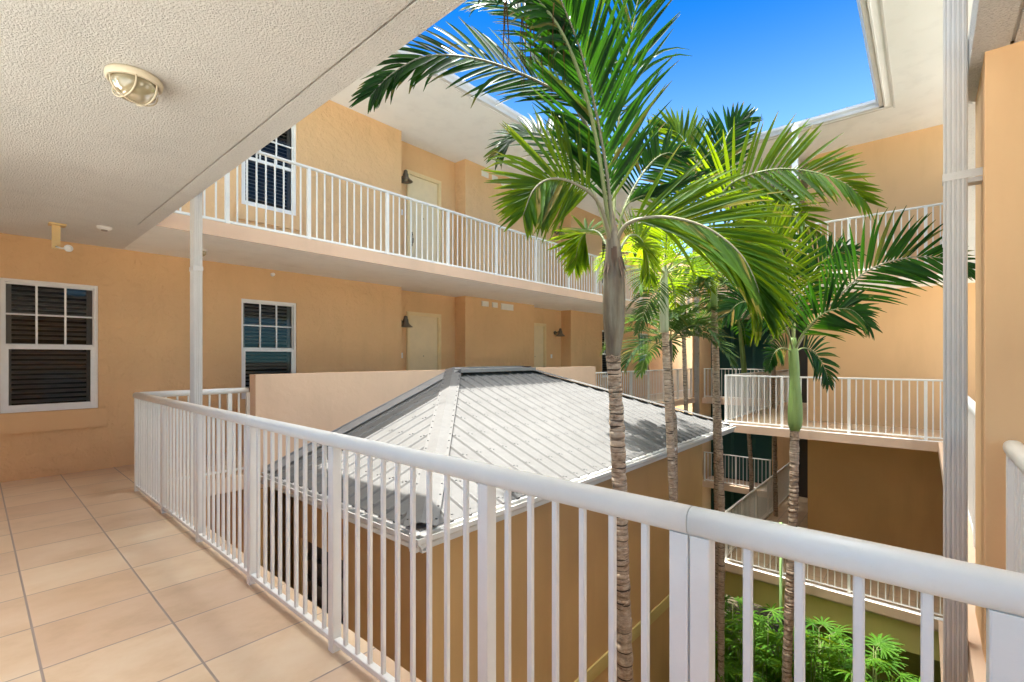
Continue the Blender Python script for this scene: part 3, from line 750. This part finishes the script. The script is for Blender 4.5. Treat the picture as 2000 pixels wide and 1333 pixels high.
t = thing('flood_light', (6.2, 3.5, -.75), 'small dark flood light under the metal roof eave', 'lamp')
k = MB(); k.box((6.15, 3.56, -.7), (6.25, 3.6, -.6)); k.tube([(6.2, 3.57, -.65), (6.2, 3.5, -.66)], .012); build('bracket', k, M['dark'], t)
k = MB(); k.lathe((6.2, 3.4, -.68), [(.04, .1), (.06, .05), (.07, 0), (.06, -.002)], 14, 'y'); build('lamp_head', k, M['dark'], t)

# ------------------------------------------------------------------ downspouts
def downspout(c, z0, z1, wx, wy, mat, label, straps=(), ribs='y', wall_pt=None):
    x, y = c; T = thing('downspout', (x, y, z0), label, 'drainpipe')
    def prof(s=1.0, rib=True):
        out = []; hx, hy = wx / 2 * s, wy / 2 * s
        def edge(p, q, nrm, do):
            n = 5; r = []
            for i in range(n):
                for (f, dep) in ((i / n + .06, 0), (i / n + .085, .006), (i / n + .125, .006), (i / n + .15, 0)) if do and 0 <= i else ((i / n, 0),):
                    r.append((p[0] + (q[0] - p[0]) * f - nrm[0] * dep, p[1] + (q[1] - p[1]) * f - nrm[1] * dep))
            return r
        out += edge((-hx, -hy), (hx, -hy), (0, -1), rib); out += edge((hx, -hy), (hx, hy), (1, 0), rib)
        out += edge((hx, hy), (-hx, hy), (0, 1), rib); out += edge((-hx, hy), (-hx, -hy), (-1, 0), rib)
        return out
    k = MB(); pr = prof(); k.loft([[Vector((x + a, y + b, z)) for a, b in pr] for z in (z0, z1)], sm=False); build('pipe', k, mat, T)
    for zs in straps:
        k = MB(); hx, hy = wx / 2 + .003, wy / 2 + .003
        ring = [(-hx, -hy), (hx, -hy), (hx, hy), (-hx, hy)]
        k.loft([[Vector((x + a, y + b, zs + dz)) for a, b in ring] for dz in (-.02, .02)], sm=False)
        if wall_pt:
            k.box((x - hx, wall_pt, zs - .02), (x - hx + .003, y - hy, zs + .02)); k.box((x - hx + .01, wall_pt - .005, zs - .045), (x + hx, y - hy + .012, zs - .021))
            for yy in (wall_pt + .012, wall_pt + .04, y): k.lathe((x - hx - .002, yy, zs), [(.003, 0), (.0045, .003)], 8, 'x')
        build('strap', k, mat, T)
downspout((1.425, 5.30), GZ, 3.12, .075, .125, M['spout_white'], 'ribbed white downspout standing behind the far left of the railing', straps=(2.36,))
downspout((3.45, -.118), GZ, SOF, .075, .094, M['spout'], 'wide ribbed downspout strapped to the orange corner at right', straps=(2.46,), wall_pt=-.22)
downspout((XF - .2, 2.05), 3.3, SOF, .08, .11, M['white'], 'white downspout under the far eave behind the palm crowns')
downspout((18.05, 6.52), GZ, SOF, .1, .16, M['steel'], 'grey metallic downspout at the far corner beside the orange column')

# ------------------------------------------------------------------ small fixtures
for lv, word in ((0, 'middle'), (3.18, 'upper')):
    barn_lamp(6.24, lv + 2.24, 'bell shaped lamp left of the nearer door, %s storey' % word)
    barn_lamp(12.05, lv + 2.24, 'bell shaped lamp right of the farther door, %s storey' % word)
# bulkhead ceiling light
cx, cy = .575, 3.2; T = thing('ceiling_light', (cx, cy, 2.9), 'round caged bulkhead light with yellowed glass on the ceiling', 'ceiling light')
k = MB(); k.lathe((cx, cy, zc), [(.122, 0), (.126, -.012), (.122, -.034), (.112, -.042), (.108, -.03)], 36); build('base', k, M['lampbase'], T)
k = MB(); k.lathe((cx, cy, zc), [(.106, -.03), (.104, -.06), (.09, -.095), (.06, -.118), (.02, -.128), (0, -.128)], 36); build('glass_dome', k, M['dome'], T)
def arc(c0, off, direction, rad):
    pts = []
    d = Vector((math.cos(direction), math.sin(direction), 0)); p = Vector((-d.y, d.x, 0)); half = math.sqrt(max(0, rad * rad - off * off))
    for i in range(15):
        a = math.pi * i / 14; pts.append(Vector((cx, cy, zc - .035)) + p * off + d * (-half * math.cos(a)) - Vector((0, 0, .1 * math.sin(a) ** .7 * (half / rad))))
    return pts
k = MB()
for off in (-.05, .05): k.tube(arc(0, off, 1.9, .116), .004, 8)
k.tube(arc(0, 0, 1.9 + math.pi / 2, .116), .004, 8); build('cage', k, M['lampbase'], T)
# smoke detectors / small ceiling lights
T = thing('smoke_detector', (1.0, 7.1, 2.96), 'small white smoke detector on the ceiling near the left wall', 'smoke detector')
k = MB(); k.lathe((1.0, 7.1, zc), [(.07, 0), (.072, -.015), (.055, -.035), (.02, -.04), (0, -.04)], 24); build('body', k, M['white'], T)
k = MB(); k.lathe((1.0, 7.1, zc - .037), [(.03, 0), (.028, -.012), (.0, -.014)], 14); build('sensor', k, M['louver'], T)
T = thing('ceiling_light', (2.08, 7.6, 2.95), 'small glass ceiling light half hidden behind the left downspout', 'ceiling light')
k = MB(); k.lathe((2.08, 7.6, zc), [(.1, 0), (.102, -.02), (.09, -.025)], 24); build('base', k, M['plastic'], T)
k = MB(); k.lathe((2.08, 7.6, zc - .022), [(.088, 0), (.08, -.04), (.05, -.065), (0, -.072)], 24); build('glass_dome', k, M['dome'], T)
T = thing('bracket_light', (.62, 7.36, 2.7), 'yellow ceiling bracket holding a small round white light', 'light')
k = MB(); k.box((.585, 7.33, 2.73), (.655, 7.37, 2.99)); k.box((.56, 7.28, 2.99), (.70, 7.42, 3.008)); build('bracket', k, M['bracket'], T)
k = MB(); k.tube([(.62, 7.33, 2.75), (.66, 7.28, 2.73), (.7, 7.25, 2.73)], .01, 8); k.lathe((.71, 7.22, 2.73), [(.02, .05), (.035, .03), (.04, 0), (.034, -.002), (.03, .01), (.012, .012)], 18, 'y'); build('lamp_head', k, M['white'], T)
T = thing('sprinkler_head', (3.375, YW, 2.9), 'tiny white sprinkler head high on the wall above the second window', 'sprinkler')
k = MB(); k.lathe((3.375, YW, 2.925), [(.032, 0), (.03, -.008), (.012, -.012), (.012, -.04), (.026, -.045), (.026, -.05)], 18, 'y'); build('body', k, M['white'], T)
k = MB(); k.tube([(9.6, .32, -6.4), (9.6, .32, -3.5)], .03, 10)
k = MB(); k.tube([(11.33, 2.32, -6.4), (11.33, 2.32, -2.0)], .028, 10); build('drainpipe', k, M['greenpipe'], label='thin green vertical pipe behind the right palm trunk', cat='pipe')
# blue towel hung over the lower railing
k = MB(); rings = []
for i in range(9):
    z = -1.6 - .62 * i / 8; ring = []
    for j in range(12):
        u = j / 11; ring.append(Vector((7.0 + .5 * u, -.24 + .012 * math.sin(u * 17 + i * .4) + .004 * i, z + .01 * math.sin(u * 9))))
    rings.append(ring)
k.loft(rings, cap=False, closed=False); build('towel', k, M['blue'], label='blue towel hanging beside the wide downspout, lower right', cat='towel')

# ------------------------------------------------------------------ palms
def spline(pts, n):
    pts = [Vector(p) for p in pts]; P_ = [pts[0] * 2 - pts[1]] + pts + [pts[-1] * 2 - pts[-2]]; out = []
    segs = len(pts) - 1
    for i in range(n):
        u = i / (n - 1) * segs; k = min(int(u), segs - 1); f = u - k; a, b, c, d = P_[k:k + 4]
        out.append(.5 * ((2 * b) + (c - a) * f + (2 * a - 5 * b + 4 * c - d) * f * f + (3 * b - a - 3 * c + d) * f ** 3))
    return out
VIEW = Vector((-FX, -FY, 0))
def frond(parent, pts, L_=.6, wd=.034, n=46, nrm=(0, 0, 1), start=.22, droop=.25, lift=.35, mat='leaf', rmat='rachis', rr=.014, seed=0, rag=.12, a0=68, a1=22, comb=1.0, dead=False):
    rnd = random.Random(seed); sp_ = spline(pts, 40); hint = Vector(nrm)
    mb = MB()
    rad = [rr * (1 - .85 * i / 39) + .002 for i in range(40)]
    mb.tube(sp_, rad, 7, mi=1)
    for i in range(n):
        s_ = start + (1 - start) * (i + .5 * rnd.random()) / n
        u = s_ * 38.999; k0 = int(u); p = sp_[k0].lerp(sp_[k0 + 1], u - k0)
        t = (sp_[min(k0 + 2, 39)] - sp_[max(k0 - 1, 0)]).normalized()
        sd_ = t.cross(hint)
        if sd_.length < .15: sd_ = t.cross(Vector((.3, .8, .2)))
        sd_.normalize(); nn = sd_.cross(t).normalized()
        f = (s_ - start) / (1 - start)
        ln = L_ * (.62 + .38 * math.sin(math.pi * min(1, f * 1.25 + .18))) * (1 - .45 * max(0, f - .7) / .3)
        al = R(a0 + (a1 - a0) * f ** 1.3)
        for sg in (-1, 1):
            if rnd.random() < .03 * (1 + rag * 3): continue
            a = al + R(rnd.uniform(-5, 5)); be = lift + rnd.uniform(-.12, .12)
            d = (t * math.cos(a) + sd_ * sg * math.sin(a) * math.cos(be) + nn * math.sin(be) * math.sin(a)).normalized()
            l = ln * rnd.uniform(1 - rag, 1 + rag * .5); w_ = wd * rnd.uniform(.85, 1.15) * (.75 + .25 * math.sin(math.pi * f))
            segs = 6; q = p.copy(); rings = []; dr = droop * rnd.uniform(.7, 1.4)
            if rnd.random() < rag * .35: dr += .8
            rv = rnd.random() * .85 if rnd.random() > .04 else 1.0
            tw = rnd.uniform(-.35, .35)
            for j in range(segs + 1):
                g = j / segs
                wv = d.cross(nn)
                if wv.length < .1: wv = t.copy()
                wv.normalize(); bn = wv.cross(d).normalized()
                wv2 = (wv * math.cos(tw * g) + bn * math.sin(tw * g)); bn2 = wv2.cross(d).normalized()
                ww = w_ * .5 * (min(1, .35 + g * 3.2)) * (1 - max(0, g - .45) ** 1.6 * 2.35)
                ww = max(ww, .0008)
                rings.append([q - wv2 * ww + bn2 * ww * .45, q.copy(), q + wv2 * ww + bn2 * ww * .45])
                q = q + d * (l / segs); d = (d + Vector((0, 0, -1)) * dr * (g + .25) * .42).normalized()
            rvs = [rv] * segs
            if rnd.random() < .3: rvs[-1] = 1.0
            mb.loft(rings, 0, True, False, rvs, closed=False)
    return build('frond', mb, [M[mat], M[rmat]], parent, org=Vector(pts[0]))

def trunk(parent, pts, r0, r1, seed, ring=.06):
    rnd = random.Random(seed); tot = sum((Vector(a) - Vector(b)).length for a, b in zip(pts, pts[1:]))
    n = int(tot / ring); us = [0]; P_ = []; rad = []; rv = []
    for i in range(n): us.append(us[-1] + rnd.uniform(.45, 1.6))
    fine = spline(pts, 400)
    def on(u): u = u / us[-1] * 398.99; k = int(u); return fine[k].lerp(fine[k + 1], u - k)
    base = [on(u) for u in us]; wob = 0
    for i in range(n):
        a, b = base[i], base[i + 1]; r = r0 + (r1 - r0) * i / n; wob = wob * .8 + rnd.uniform(-.03, .03); off = Vector((rnd.uniform(-1, 1), rnd.uniform(-1, 1), 0)) * r * .035
        amp = rnd.random() ** .9; sh = rnd.uniform(.15, .4)
        for f, k in ((.0, 1 - .06 * amp), (sh * .35, 1.0), (sh, 1.0 + .05 * amp), (.75, .995)):
            P_.append(a.lerp(b, f) + off); rad.append(r * (k + wob))
        rv += [.1 + .5 * (1 - amp), .8, .9, .9]
    P_.append(base[-1]); rad.append(r1 * .95)
    mb = MB(); k = len(mb.v); mb.tube(P_, rad, 14, rv=rv)
    for i, v in enumerate(mb.v):                       # uneven leaf scars
        nz = noise.noise(Vector((v.x * 14, v.y * 14, v.z * 16))); c = P_[min(i // 14, len(P_) - 1)]
        mb.v[i] = c + (v - c) * (1 + nz * .13) + Vector((0, 0, nz * .012))
    return build('trunk', mb, M['trunk'], parent)
def crownshaft(parent, pts, radii, mat):
    sp_ = spline(pts, 24); rad = []
    for i in range(24):
        u = i / 23 * (len(radii) - 1); k = min(int(u), len(radii) - 2); rad.append(radii[k] + (radii[k + 1] - radii[k]) * (u - k))
    mb = MB(); mb.tube(sp_, rad, 18); return build('crownshaft', mb, M[mat], parent)

def auto_fronds(parent, c, n, length, seed, L_=.5, mat='leaf_bright', wd=.03, elev=(15, 75), sag=.55, nn=30, az0=0, rr=.011, lift=.3, skip=()):
    rnd = random.Random(seed); c = Vector(c)
    for i in range(n):
        if i in skip: continue
        az = az0 + 2 * math.pi * (i / n) * (1 if n < 6 else 1.0) + rnd.uniform(-.25, .25) ; el = R(elev[0] + (elev[1] - elev[0]) * ((i * 7 % n) / max(1, n - 1)))
        ln = length * rnd.uniform(.85, 1.1); q = c.copy(); d = Vector((math.cos(az) * math.cos(el), math.sin(az) * math.cos(el), math.sin(el))); pts = [q.copy()]
        for k in range(7):
            q = q + d * ln / 7; pts.append(q.copy()); d = (d + Vector((0, 0, -1)) * sag * (.25 + k * .12)).normalized()
        frond(parent, pts, L_, wd, nn, start=.16, mat=mat, seed=seed * 31 + i, rr=rr, lift=lift, droop=.3)

PALMS = 'slender ringed palm trees growing up through the courtyard'
# tall front palm
d1 = 4.5
base = at(1221, 1333, d1); c1 = at(1198, 490, d1)
P1 = thing('palm_tree', (at(1236, 700, d1).x, at(1236, 700, d1).y, GZ), 'nearest and tallest palm, dark arching fronds reaching over the sky', 'palm tree', PALMS)
g1_ = at(1238, 700, d1); g1_.z = GZ
trunk(P1, [g1_, at(1221, 1333, d1), at(1213, 1100, d1), at(1208, 900, d1), at(1199, 720, d1), at(1197, 690, d1)], .078, .064, 3)
crownshaft(P1, [at(1197, 700, d1), at(1199, 660, d1), at(1199, 600, d1), at(1199, 540, d1), at(1198, 490, d1), at(1196, 440, d1), at(1192, 400, d1)], [.066, .078, .103, .108, .098, .082, .06, .03, .016], 'shaft')
V = VIEW; B = d1
frond(P1, [at(1197, 500, B), at(1190, 380, 4.42), at(1172, 260, 4.3), at(1140, 120, 4.1), at(1095, 0, 3.85), at(1040, -120, 3.6)], .86, .044, 56, nrm=V, start=.17, lift=.2, droop=.04, rr=.019, rmat='rachis_grey', seed=1, a0=42, a1=28)
frond(P1, [at(1197, 495, B), at(1200, 380, 4.65), at(1208, 240, 4.8), at(1228, 100, 4.95), at(1252, -30, 5.05), at(1275, -120, 5.1)], .85, .042, 36, nrm=V, lift=.3, droop=.04, rr=.018, seed=2, a0=36, a1=22)
frond(P1, [at(1196, 490, B), at(1168, 310, 4.4), at(1122, 208, 4.35), at(1050, 160, 4.3), at(940, 118, 4.2), at(840, 110, 4.12), at(770, 142, 4.08), at(722, 190, 4.05)], .66, .044, 50, nrm=(-.75, -.6, .5), start=.28, lift=.0, droop=.14, rr=.02, rmat='rachis_grey', seed=3, a0=50, a1=28)
frond(P1, [at(1195, 480, B), at(1168, 395, 4.3), at(1120, 358, 4.15), at(1075, 350, 4.05), at(1042, 372, 3.98), at(1022, 420, 3.95)], .66, .04, 44, nrm=(-.75, -.7, .2), start=.28, lift=.0, droop=.08, rr=.018, rmat='rachis_grey', seed=4, mat='leaf_bright', a0=70, a1=25)
frond(P1, [at(1200, 480, B), at(1228, 436, 4.4), at(1300, 425, 4.3), at(1380, 446, 4.2), at(1445, 497, 4.12), at(1478, 560, 4.08), at(1488, 610, 4.08)], .9, .05, 58, nrm=(-.7, -.75, .35), start=.2, lift=.1, droop=.2, rr=.02, rmat='rachis_grey', seed=5, mat='leaf_bright', a0=42, a1=18)
frond(P1, [at(1193, 480, B), at(1160, 380, 4.7), at(1110, 300, 4.9), at(1055, 262, 5.05), at(1005, 268, 5.15), at(975, 300, 5.2)], .6, .042, 40, nrm=(-.5, -.6, .5), lift=.15, droop=.2, rr=.015, seed=6)
frond(P1, [at(1192, 500, B), at(1172, 458, 4.75), at(1148, 452, 4.95), at(1130, 478, 5.05), at(1122, 520, 5.1)], .48, .036, 34, nrm=(-.5, -.7, .3), lift=.05, droop=.15, rr=.013, seed=7, mat='leaf_bright')
frond(P1, [at(1204, 500, B), at(1228, 462, 4.75), at(1250, 466, 4.95), at(1264, 500, 5.1), at(1270, 550, 5.15)], .46, .036, 34, nrm=(-.5, -.7, .3), lift=.05, droop=.2, rr=.013, seed=8, mat='leaf_bright')
frond(P1, [at(1194, 480, B), at(1160, 250, 4.2), at(1100, 70, 3.9), at(1010, -30, 3.7), at(920, -50, 3.55), at(850, -20, 3.45), at(800, 30, 3.4)], .55, .042, 54, nrm=(-.6, -.6, .6), start=.3, lift=.05, droop=.4, rr=.018, seed=9, rag=.25)
frond(P1, [at(1200, 480, B), at(1225, 400, 4.5), at(1290, 372, 4.4), at(1380, 335, 4.3)], .24, .05, 12, nrm=V, start=.35, lift=.2, droop=.1, rr=.01, seed=10, a0=16, a1=8)
frond(P1, [at(1194, 480, B), at(1175, 330, 4.6), at(1130, 170, 4.8), at(1060, 60, 5.0), at(990, 10, 5.1), at(930, 10, 5.2)], .62, .044, 44, nrm=(-.6, -.6, .5), start=.3, lift=.1, droop=.2, rr=.016, seed=12)
frond(P1, [at(1200, 485, B), at(1222, 400, 4.7), at(1262, 330, 4.9), at(1300, 300, 5.0), at(1340, 310, 5.1)], .5, .04, 34, nrm=V, start=.3, lift=.1, droop=.2, rr=.014, seed=13)
# dry strands hanging from the crown
k = MB(); rn = random.Random(5)
for i in range(26):
    px = rn.uniform(985, 1105); py = rn.uniform(-40, 40); dd = rn.uniform(3.75, 4.05); q = at(px, py, dd); ln = rn.uniform(.25, .75); pts = [q]
    for j in range(5): pts.append(pts[-1] + Vector((rn.uniform(-.012, .012), rn.uniform(-.012, .012), -ln / 5)))
    ww = rn.uniform(.003, .009); rings = []
    for j, p in enumerate(pts): rings.append([p - Vector((FY, -FX, 0)) * ww * (1 - j / 6), p + Vector((.004, .004, 0)), p + Vector((FY, -FX, 0)) * ww * (1 - j / 6)])
    k.loft(rings, 0, True, False, [rn.random()] * 5, closed=False)
build('dry_leaflets', k, M['leaf_dead'], P1)
# torn fibres at the top of the shaft
k = MB()
rn2 = random.Random(3)
for i in range(16):
    a = i * .43 + rn2.uniform(-.2, .2); c = at(1198, 505 + rn2.uniform(-22, 14), B) + Vector((math.cos(a), math.sin(a), 0)) * rn2.uniform(.068, .085)
    pts = [c + Vector((0, 0, .05)), c + Vector((math.cos(a) * .02, math.sin(a) * .02, -.05)), c + Vector((math.cos(a) * .05, math.sin(a) * .05, -.1 - .07 * rn2.random()))]
    k.loft([[p - Vector((-math.sin(a), math.cos(a), 0)) * w2, p + Vector((-math.sin(a), math.cos(a), 0)) * w2] for p, w2 in zip(pts, (.02, .014 + .008 * rn2.random(), .002))], cap=False, closed=False)
build('leaf_sheath', k, M['fibre'], P1)

def palm(label, d, line, shaft_pts, radii, smat, r0, r1, seed, group=PALMS):
    b = at(line[0][0], line[0][1], d); g = b.copy(); g.z = GZ
    T = thing('palm_tree', g, label, 'palm tree', group)
    trunk(T, [g] + [at(px, py, d) for px, py in line], r0, r1, seed)
    crownshaft(T, [at(px, py, d) for px, py in shaft_pts], radii, smat)
    return T
P2 = palm('slim palm just right of the tallest one, pale shaft over the metal roof', 7.1, [(1322, 1100), (1315, 975), (1306, 800), (1299, 645)], [(1298, 650), (1297, 600), (1298, 540), (1300, 490)], [.062, .07, .068, .05, .03, .012], 'shaft_pale', .064, .052, 11)
c = at(1299, 535, 7.1)
auto_fronds(P2, c, 9, 1.25, 21, .46, 'leaf_bright', .03, (5, 70), .5, 30, .4)
frond(P2, [at(1299, 530, 7.1), at(1285, 560, 6.9), at(1262, 600, 6.8), at(1245, 650, 6.75)], .35, .028, 24, nrm=V, seed=211, mat='leaf_grey', droop=.3)
P7 = palm('short palm with its crown pressed against the slim palm trunk', 8.0, [(1318, 900), (1313, 800), (1308, 705)], [(1308, 710), (1309, 690), (1310, 665)], [.04, .045, .035, .02], 'shaft', .05, .04, 17)
auto_fronds(P7, at(1310, 665, 8.0), 10, 1.2, 27, .5, 'leaf_grey', .038, (0, 60), .5, 26, .9)
P3 = palm('ringed palm with low pale crown in front of the green shutters', 8.3, [(1408, 1333), (1409, 1000), (1402, 800), (1395, 600)], [(1395, 605), (1394, 585), (1393, 560), (1391, 535)], [.056, .06, .05, .035, .015], 'shaft_green', .058, .05, 13)
auto_fronds(P3, at(1393, 560, 8.3), 10, 1.15, 33, .5, 'leaf_grey', .046, (-5, 50), .45, 26, .2)
P5 = palm('tall background palm whose bright backlit fronds spread over the far roof', 9.3, [(1402, 1100), (1398, 800), (1394, 600)], [(1394, 610), (1393, 560), (1392, 500), (1392, 460)], [.07, .08, .078, .06, .04, .02], 'shaft_pale', .062, .052, 15)
q5 = (1393, 480); NV = (-.72, -.66, .25)
frond(P5, [at(*q5, 9.3), at(1398, 410, 9.1), at(1430, 358, 8.8), at(1506, 332, 8.5), at(1580, 335, 8.3), at(1645, 356, 8.1), at(1692, 396, 8.0)], 1.15, .075, 40, nrm=NV, start=.2, lift=.1, droop=.06, mat='leaf_bright', rr=.024, seed=51, a0=68, a1=26)
frond(P5, [at(*q5, 9.3), at(1378, 390, 9.4), at(1355, 310, 9.5), at(1325, 262, 9.6), at(1290, 252, 9.6)], 1.0, .075, 38, nrm=NV, lift=.1, droop=.06, mat='leaf_bright', rr=.02, seed=52, a0=60)
frond(P5, [at(*q5, 9.3), at(1396, 380, 9.4), at(1408, 300, 9.5), at(1430, 250, 9.6), at(1460, 232, 9.6)], .9, .07, 34, nrm=NV, lift=.1, droop=.06, mat='leaf', rr=.02, seed=53, a0=50)
frond(P5, [at(*q5, 9.3), at(1430, 425, 9.0), at(1490, 400, 8.7), at(1550, 415, 8.4), at(1590, 460, 8.2)], .95, .062, 30, nrm=NV, lift=.1, droop=.15, mat='leaf_bright', rr=.018, seed=54)
frond(P5, [at(*q5, 9.3), at(1360, 430, 9.2), at(1310, 420, 9.0), at(1270, 450, 8.9), at(1250, 500, 8.9)], .8, .06, 34, nrm=NV, lift=.1, droop=.2, mat='leaf_bright', rr=.018, seed=55)
frond(P5, [at(*q5, 9.3), at(1420, 440, 9.5), at(1470, 430, 9.8), at(1530, 460, 10), at(1570, 520, 10)], .9, .065, 34, nrm=NV, lift=.2, droop=.2, mat='leaf', rr=.018, seed=56)
frond(P5, [at(*q5, 9.3), at(1350, 400, 9.6), at(1320, 340, 9.8), at(1290, 310, 9.9), at(1262, 320, 9.9)], .75, .06, 32, nrm=NV, lift=.2, droop=.15, mat='leaf', rr=.018, seed=57)
frond(P5, [at(*q5, 9.3), at(1410, 470, 8.9), at(1445, 480, 8.6), at(1475, 520, 8.5), at(1490, 590, 8.5)], .8, .07, 34, nrm=NV, lift=.1, droop=.5, mat='leaf_bright', rr=.018, seed=58)
frond(P5, [at(*q5, 9.3), at(1440, 440, 9.0), at(1500, 450, 8.8), at(1560, 500, 8.7), at(1590, 560, 8.7)], .8, .055, 26, nrm=NV, lift=.1, droop=.3, mat='leaf', rr=.018, seed=59)
k = MB(); rn = random.Random(8)
for i in range(34):
    c = at(1400 + rn.uniform(-10, 15), 540, 9.0); dv = Vector((rn.uniform(-1, 1), rn.uniform(-1, 1), rn.uniform(-.5, .6))) * .5
    k.tube([c, c + dv * .4 + Vector((0, 0, .05)), c + dv * .8, c + dv + Vector((0, 0, -.15))], [.008, .006, .004, .003], 5)
build('flower_stalk', k, M['flower'], P5)
P4 = palm('right palm with swollen bright green shaft in front of the far railing', 7.3, [(1537, 1333), (1548, 1050), (1552, 838)], [(1552, 842), (1553, 822), (1553, 780), (1552, 735), (1550, 700), (1549, 660)], [.066, .098, .105, .09, .07, .075, .07, .04], 'shaft_green', .075, .062, 19)
q4 = (1550, 690)
frond(P4, [at(*q4, 7.3), at(1580, 640, 7.2), at(1630, 588, 7.0), at(1690, 532, 6.8), at(1760, 506, 6.6), at(1835, 504, 6.45), at(1895, 525, 6.35)], .84, .048, 36, nrm=NV, start=.3, lift=.1, droop=.2, rr=.02, rmat='rachis_grey', seed=41, a0=58, a1=20)
frond(P4, [at(*q4, 7.3), at(1570, 650, 7.1), at(1610, 612, 6.9), at(1660, 605, 6.75), at(1700, 640, 6.7)], .62, .042, 38, nrm=NV, lift=.1, droop=.25, rr=.015, seed=42)
frond(P4, [at(*q4, 7.3), at(1535, 640, 7.1), at(1500, 600, 6.9), at(1450, 590, 6.8), at(1415, 620, 6.7)], .6, .045, 36, nrm=NV, lift=.1, droop=.3, rr=.015, seed=43, mat='leaf')
frond(P4, [at(*q4, 7.3), at(1556, 610, 7.4), at(1580, 545, 7.5), at(1620, 500, 7.6), at(1670, 490, 7.7)], .7, .05, 36, nrm=NV, lift=.15, droop=.1, rr=.015, seed=44)
frond(P4, [at(*q4, 7.3), at(1545, 590, 7.3), at(1530, 500, 7.3), at(1500, 440, 7.3), at(1460, 420, 7.3)], .75, .052, 38, nrm=NV, lift=.15, droop=.1, rr=.015, seed=45, mat='leaf_bright')
frond(P4, [at(*q4, 7.3), at(1570, 680, 7.4), at(1592, 690, 7.5), at(1610, 720, 7.5), at(1618, 750, 7.5)], .45, .04, 24, nrm=NV, lift=.1, droop=.4, rr=.012, seed=46, mat='leaf')
frond(P4, [at(*q4, 7.3), at(1530, 680, 7.2), at(1512, 690, 7.1), at(1500, 720, 7.1)], .3, .036, 20, nrm=NV, lift=.1, droop=.4, rr=.012, seed=47)
P6 = palm('thin pale green palm stem far back before the green shutters', 14.5, [(1468, 1000), (1466, 900), (1456, 770)], [(1456, 775), (1453, 720), (1447, 660), (1442, 620)], [.075, .08, .075, .05, .03], 'shaft_green', .065, .055, 23)
auto_fronds(P6, at(1443, 625, 14.5), 9, 1.5, 61, .6, 'leaf', .05, (0, 60), .5, 22, .1)
P8 = palm('broad far palm filling the back corner between left and far wings', 13.0, [(1345, 1000), (1340, 800), (1335, 640)], [(1335, 645), (1334, 610), (1333, 560)], [.08, .09, .07, .03], 'shaft_pale', .065, .055, 29)
auto_fronds(P8, at(1334, 590, 13.0), 10, 1.7, 67, .65, 'leaf_grey', .05, (0, 70), .5, 24, .5)
P9 = palm('far palm with bright crown hiding the far balcony corner', 14.0, [(1515, 1000), (1512, 800), (1508, 560)], [(1508, 565), (1507, 530), (1506, 480)], [.08, .09, .07, .03], 'shaft_pale', .065, .055, 31)
auto_fronds(P9, at(1507, 490, 14.0), 11, 2.0, 71, .8, 'leaf_bright', .06, (0, 75), .5, 24, .3)

# ------------------------------------------------------------------ lady palms on the ground
def lady_palm(x, y, h, r, n, seed, label):
    rnd = random.Random(seed); T = thing('lady_palm', (x, y, GZ), label, 'shrub', 'lady palms on the courtyard ground')
    st = MB(); fo = MB()
    for i in range(n):
        a = rnd.uniform(0, 6.28); rr = r * math.sqrt(rnd.random()); zt = GZ + h * (1 - .35 * (rr / r) ** 2) * rnd.uniform(.4, 1.0)
        c = Vector((x + rr * math.cos(a), y + rr * math.sin(a), zt)); st.tube([(x + rr * .6 * math.cos(a), y + rr * .6 * math.sin(a), GZ), c - Vector((0, 0, .5)), c], [.013, .011, .006], 5)
        for q in range(2):
            oa = rnd.uniform(0, 6.28) if q else a; o = Vector((math.cos(oa), math.sin(oa), rnd.uniform(.1, .7))).normalized()
            p = c + o * .12; st.tube([c, p], [.005, .004], 4)
            up = Vector((0, 0, 1)); sd_ = o.cross(up).normalized(); nn = sd_.cross(o).normalized()
            fo_n = rnd.randint(8, 11); L_ = rnd.uniform(.26, .38); spread = R(rnd.uniform(105, 135)); rv0 = rnd.random() * .7
            for k in range(fo_n):
                t_ = -spread + 2 * spread * k / (fo_n - 1); d = (o * math.cos(t_) + sd_ * math.sin(t_)).normalized(); qv = p.copy(); rings = []
                ln = L_ * (.75 + .25 * math.cos(t_ * .7)) * rnd.uniform(.9, 1.05)
                for j in range(5):
                    g = j / 4; wv = d.cross(nn).normalized(); ww = .017 * min(1, .3 + g * 2.4) * (1 - max(0, g - .7) * 2.2)
                    rings.append([qv - wv * ww + nn * ww * .4, qv.copy(), qv + wv * ww + nn * ww * .4]); qv = qv + d * ln / 4; d = (d + Vector((0, 0, -1)) * .16).normalized()
                fo.loft(rings, 0, True, False, [min(1, rv0 + rnd.random() * .3)] * 4, closed=False)
    build('stems', st, M['rachis'], T); build('foliage', fo, M['fan'], T)
spots = [(9.9, 2.5, 3.45, .8, 80, 'tall sunlit lady palm clump between two palm trunks, lower right'),
         (9.0, 2.5, 2.7, .7, 48, 'lady palm clump at the foot of the ringed palm'),
         (10.5, 3.0, 2.6, .6, 40, 'lady palm clump under the corner of the far walkway'),
         (10.3, 1.6, 3.2, .7, 64, 'bright lady palm just right of the right palm trunk'),
         (10.4, .9, 2.95, .7, 56, 'lady palm in half shade below the lowest far railing'),
         (9.4, .9, 2.8, .7, 60, 'darker lady palm in front, right of centre between balusters'),
         (9.6, .2, 2.9, .7, 56, 'shaded lady palm close to the wide downspout'),
         (8.3, 1.6, 2.0, .7, 40, 'low lady palm nearest the camera on the ground'),
         (7.6, 2.6, 1.8, .6, 30, 'low lady palm beside the ochre pavilion wall'),
         (11.6, 4.3, 2.8, .7, 36, 'dark lady palm deep under the far corridor'),
         (12.6, 5.2, 2.9, .7, 36, 'lady palm behind the pavilion corner')]
for i, (x, y, h, r, n, lab) in enumerate(spots): lady_palm(x, y, h, r, n, 100 + i, lab)
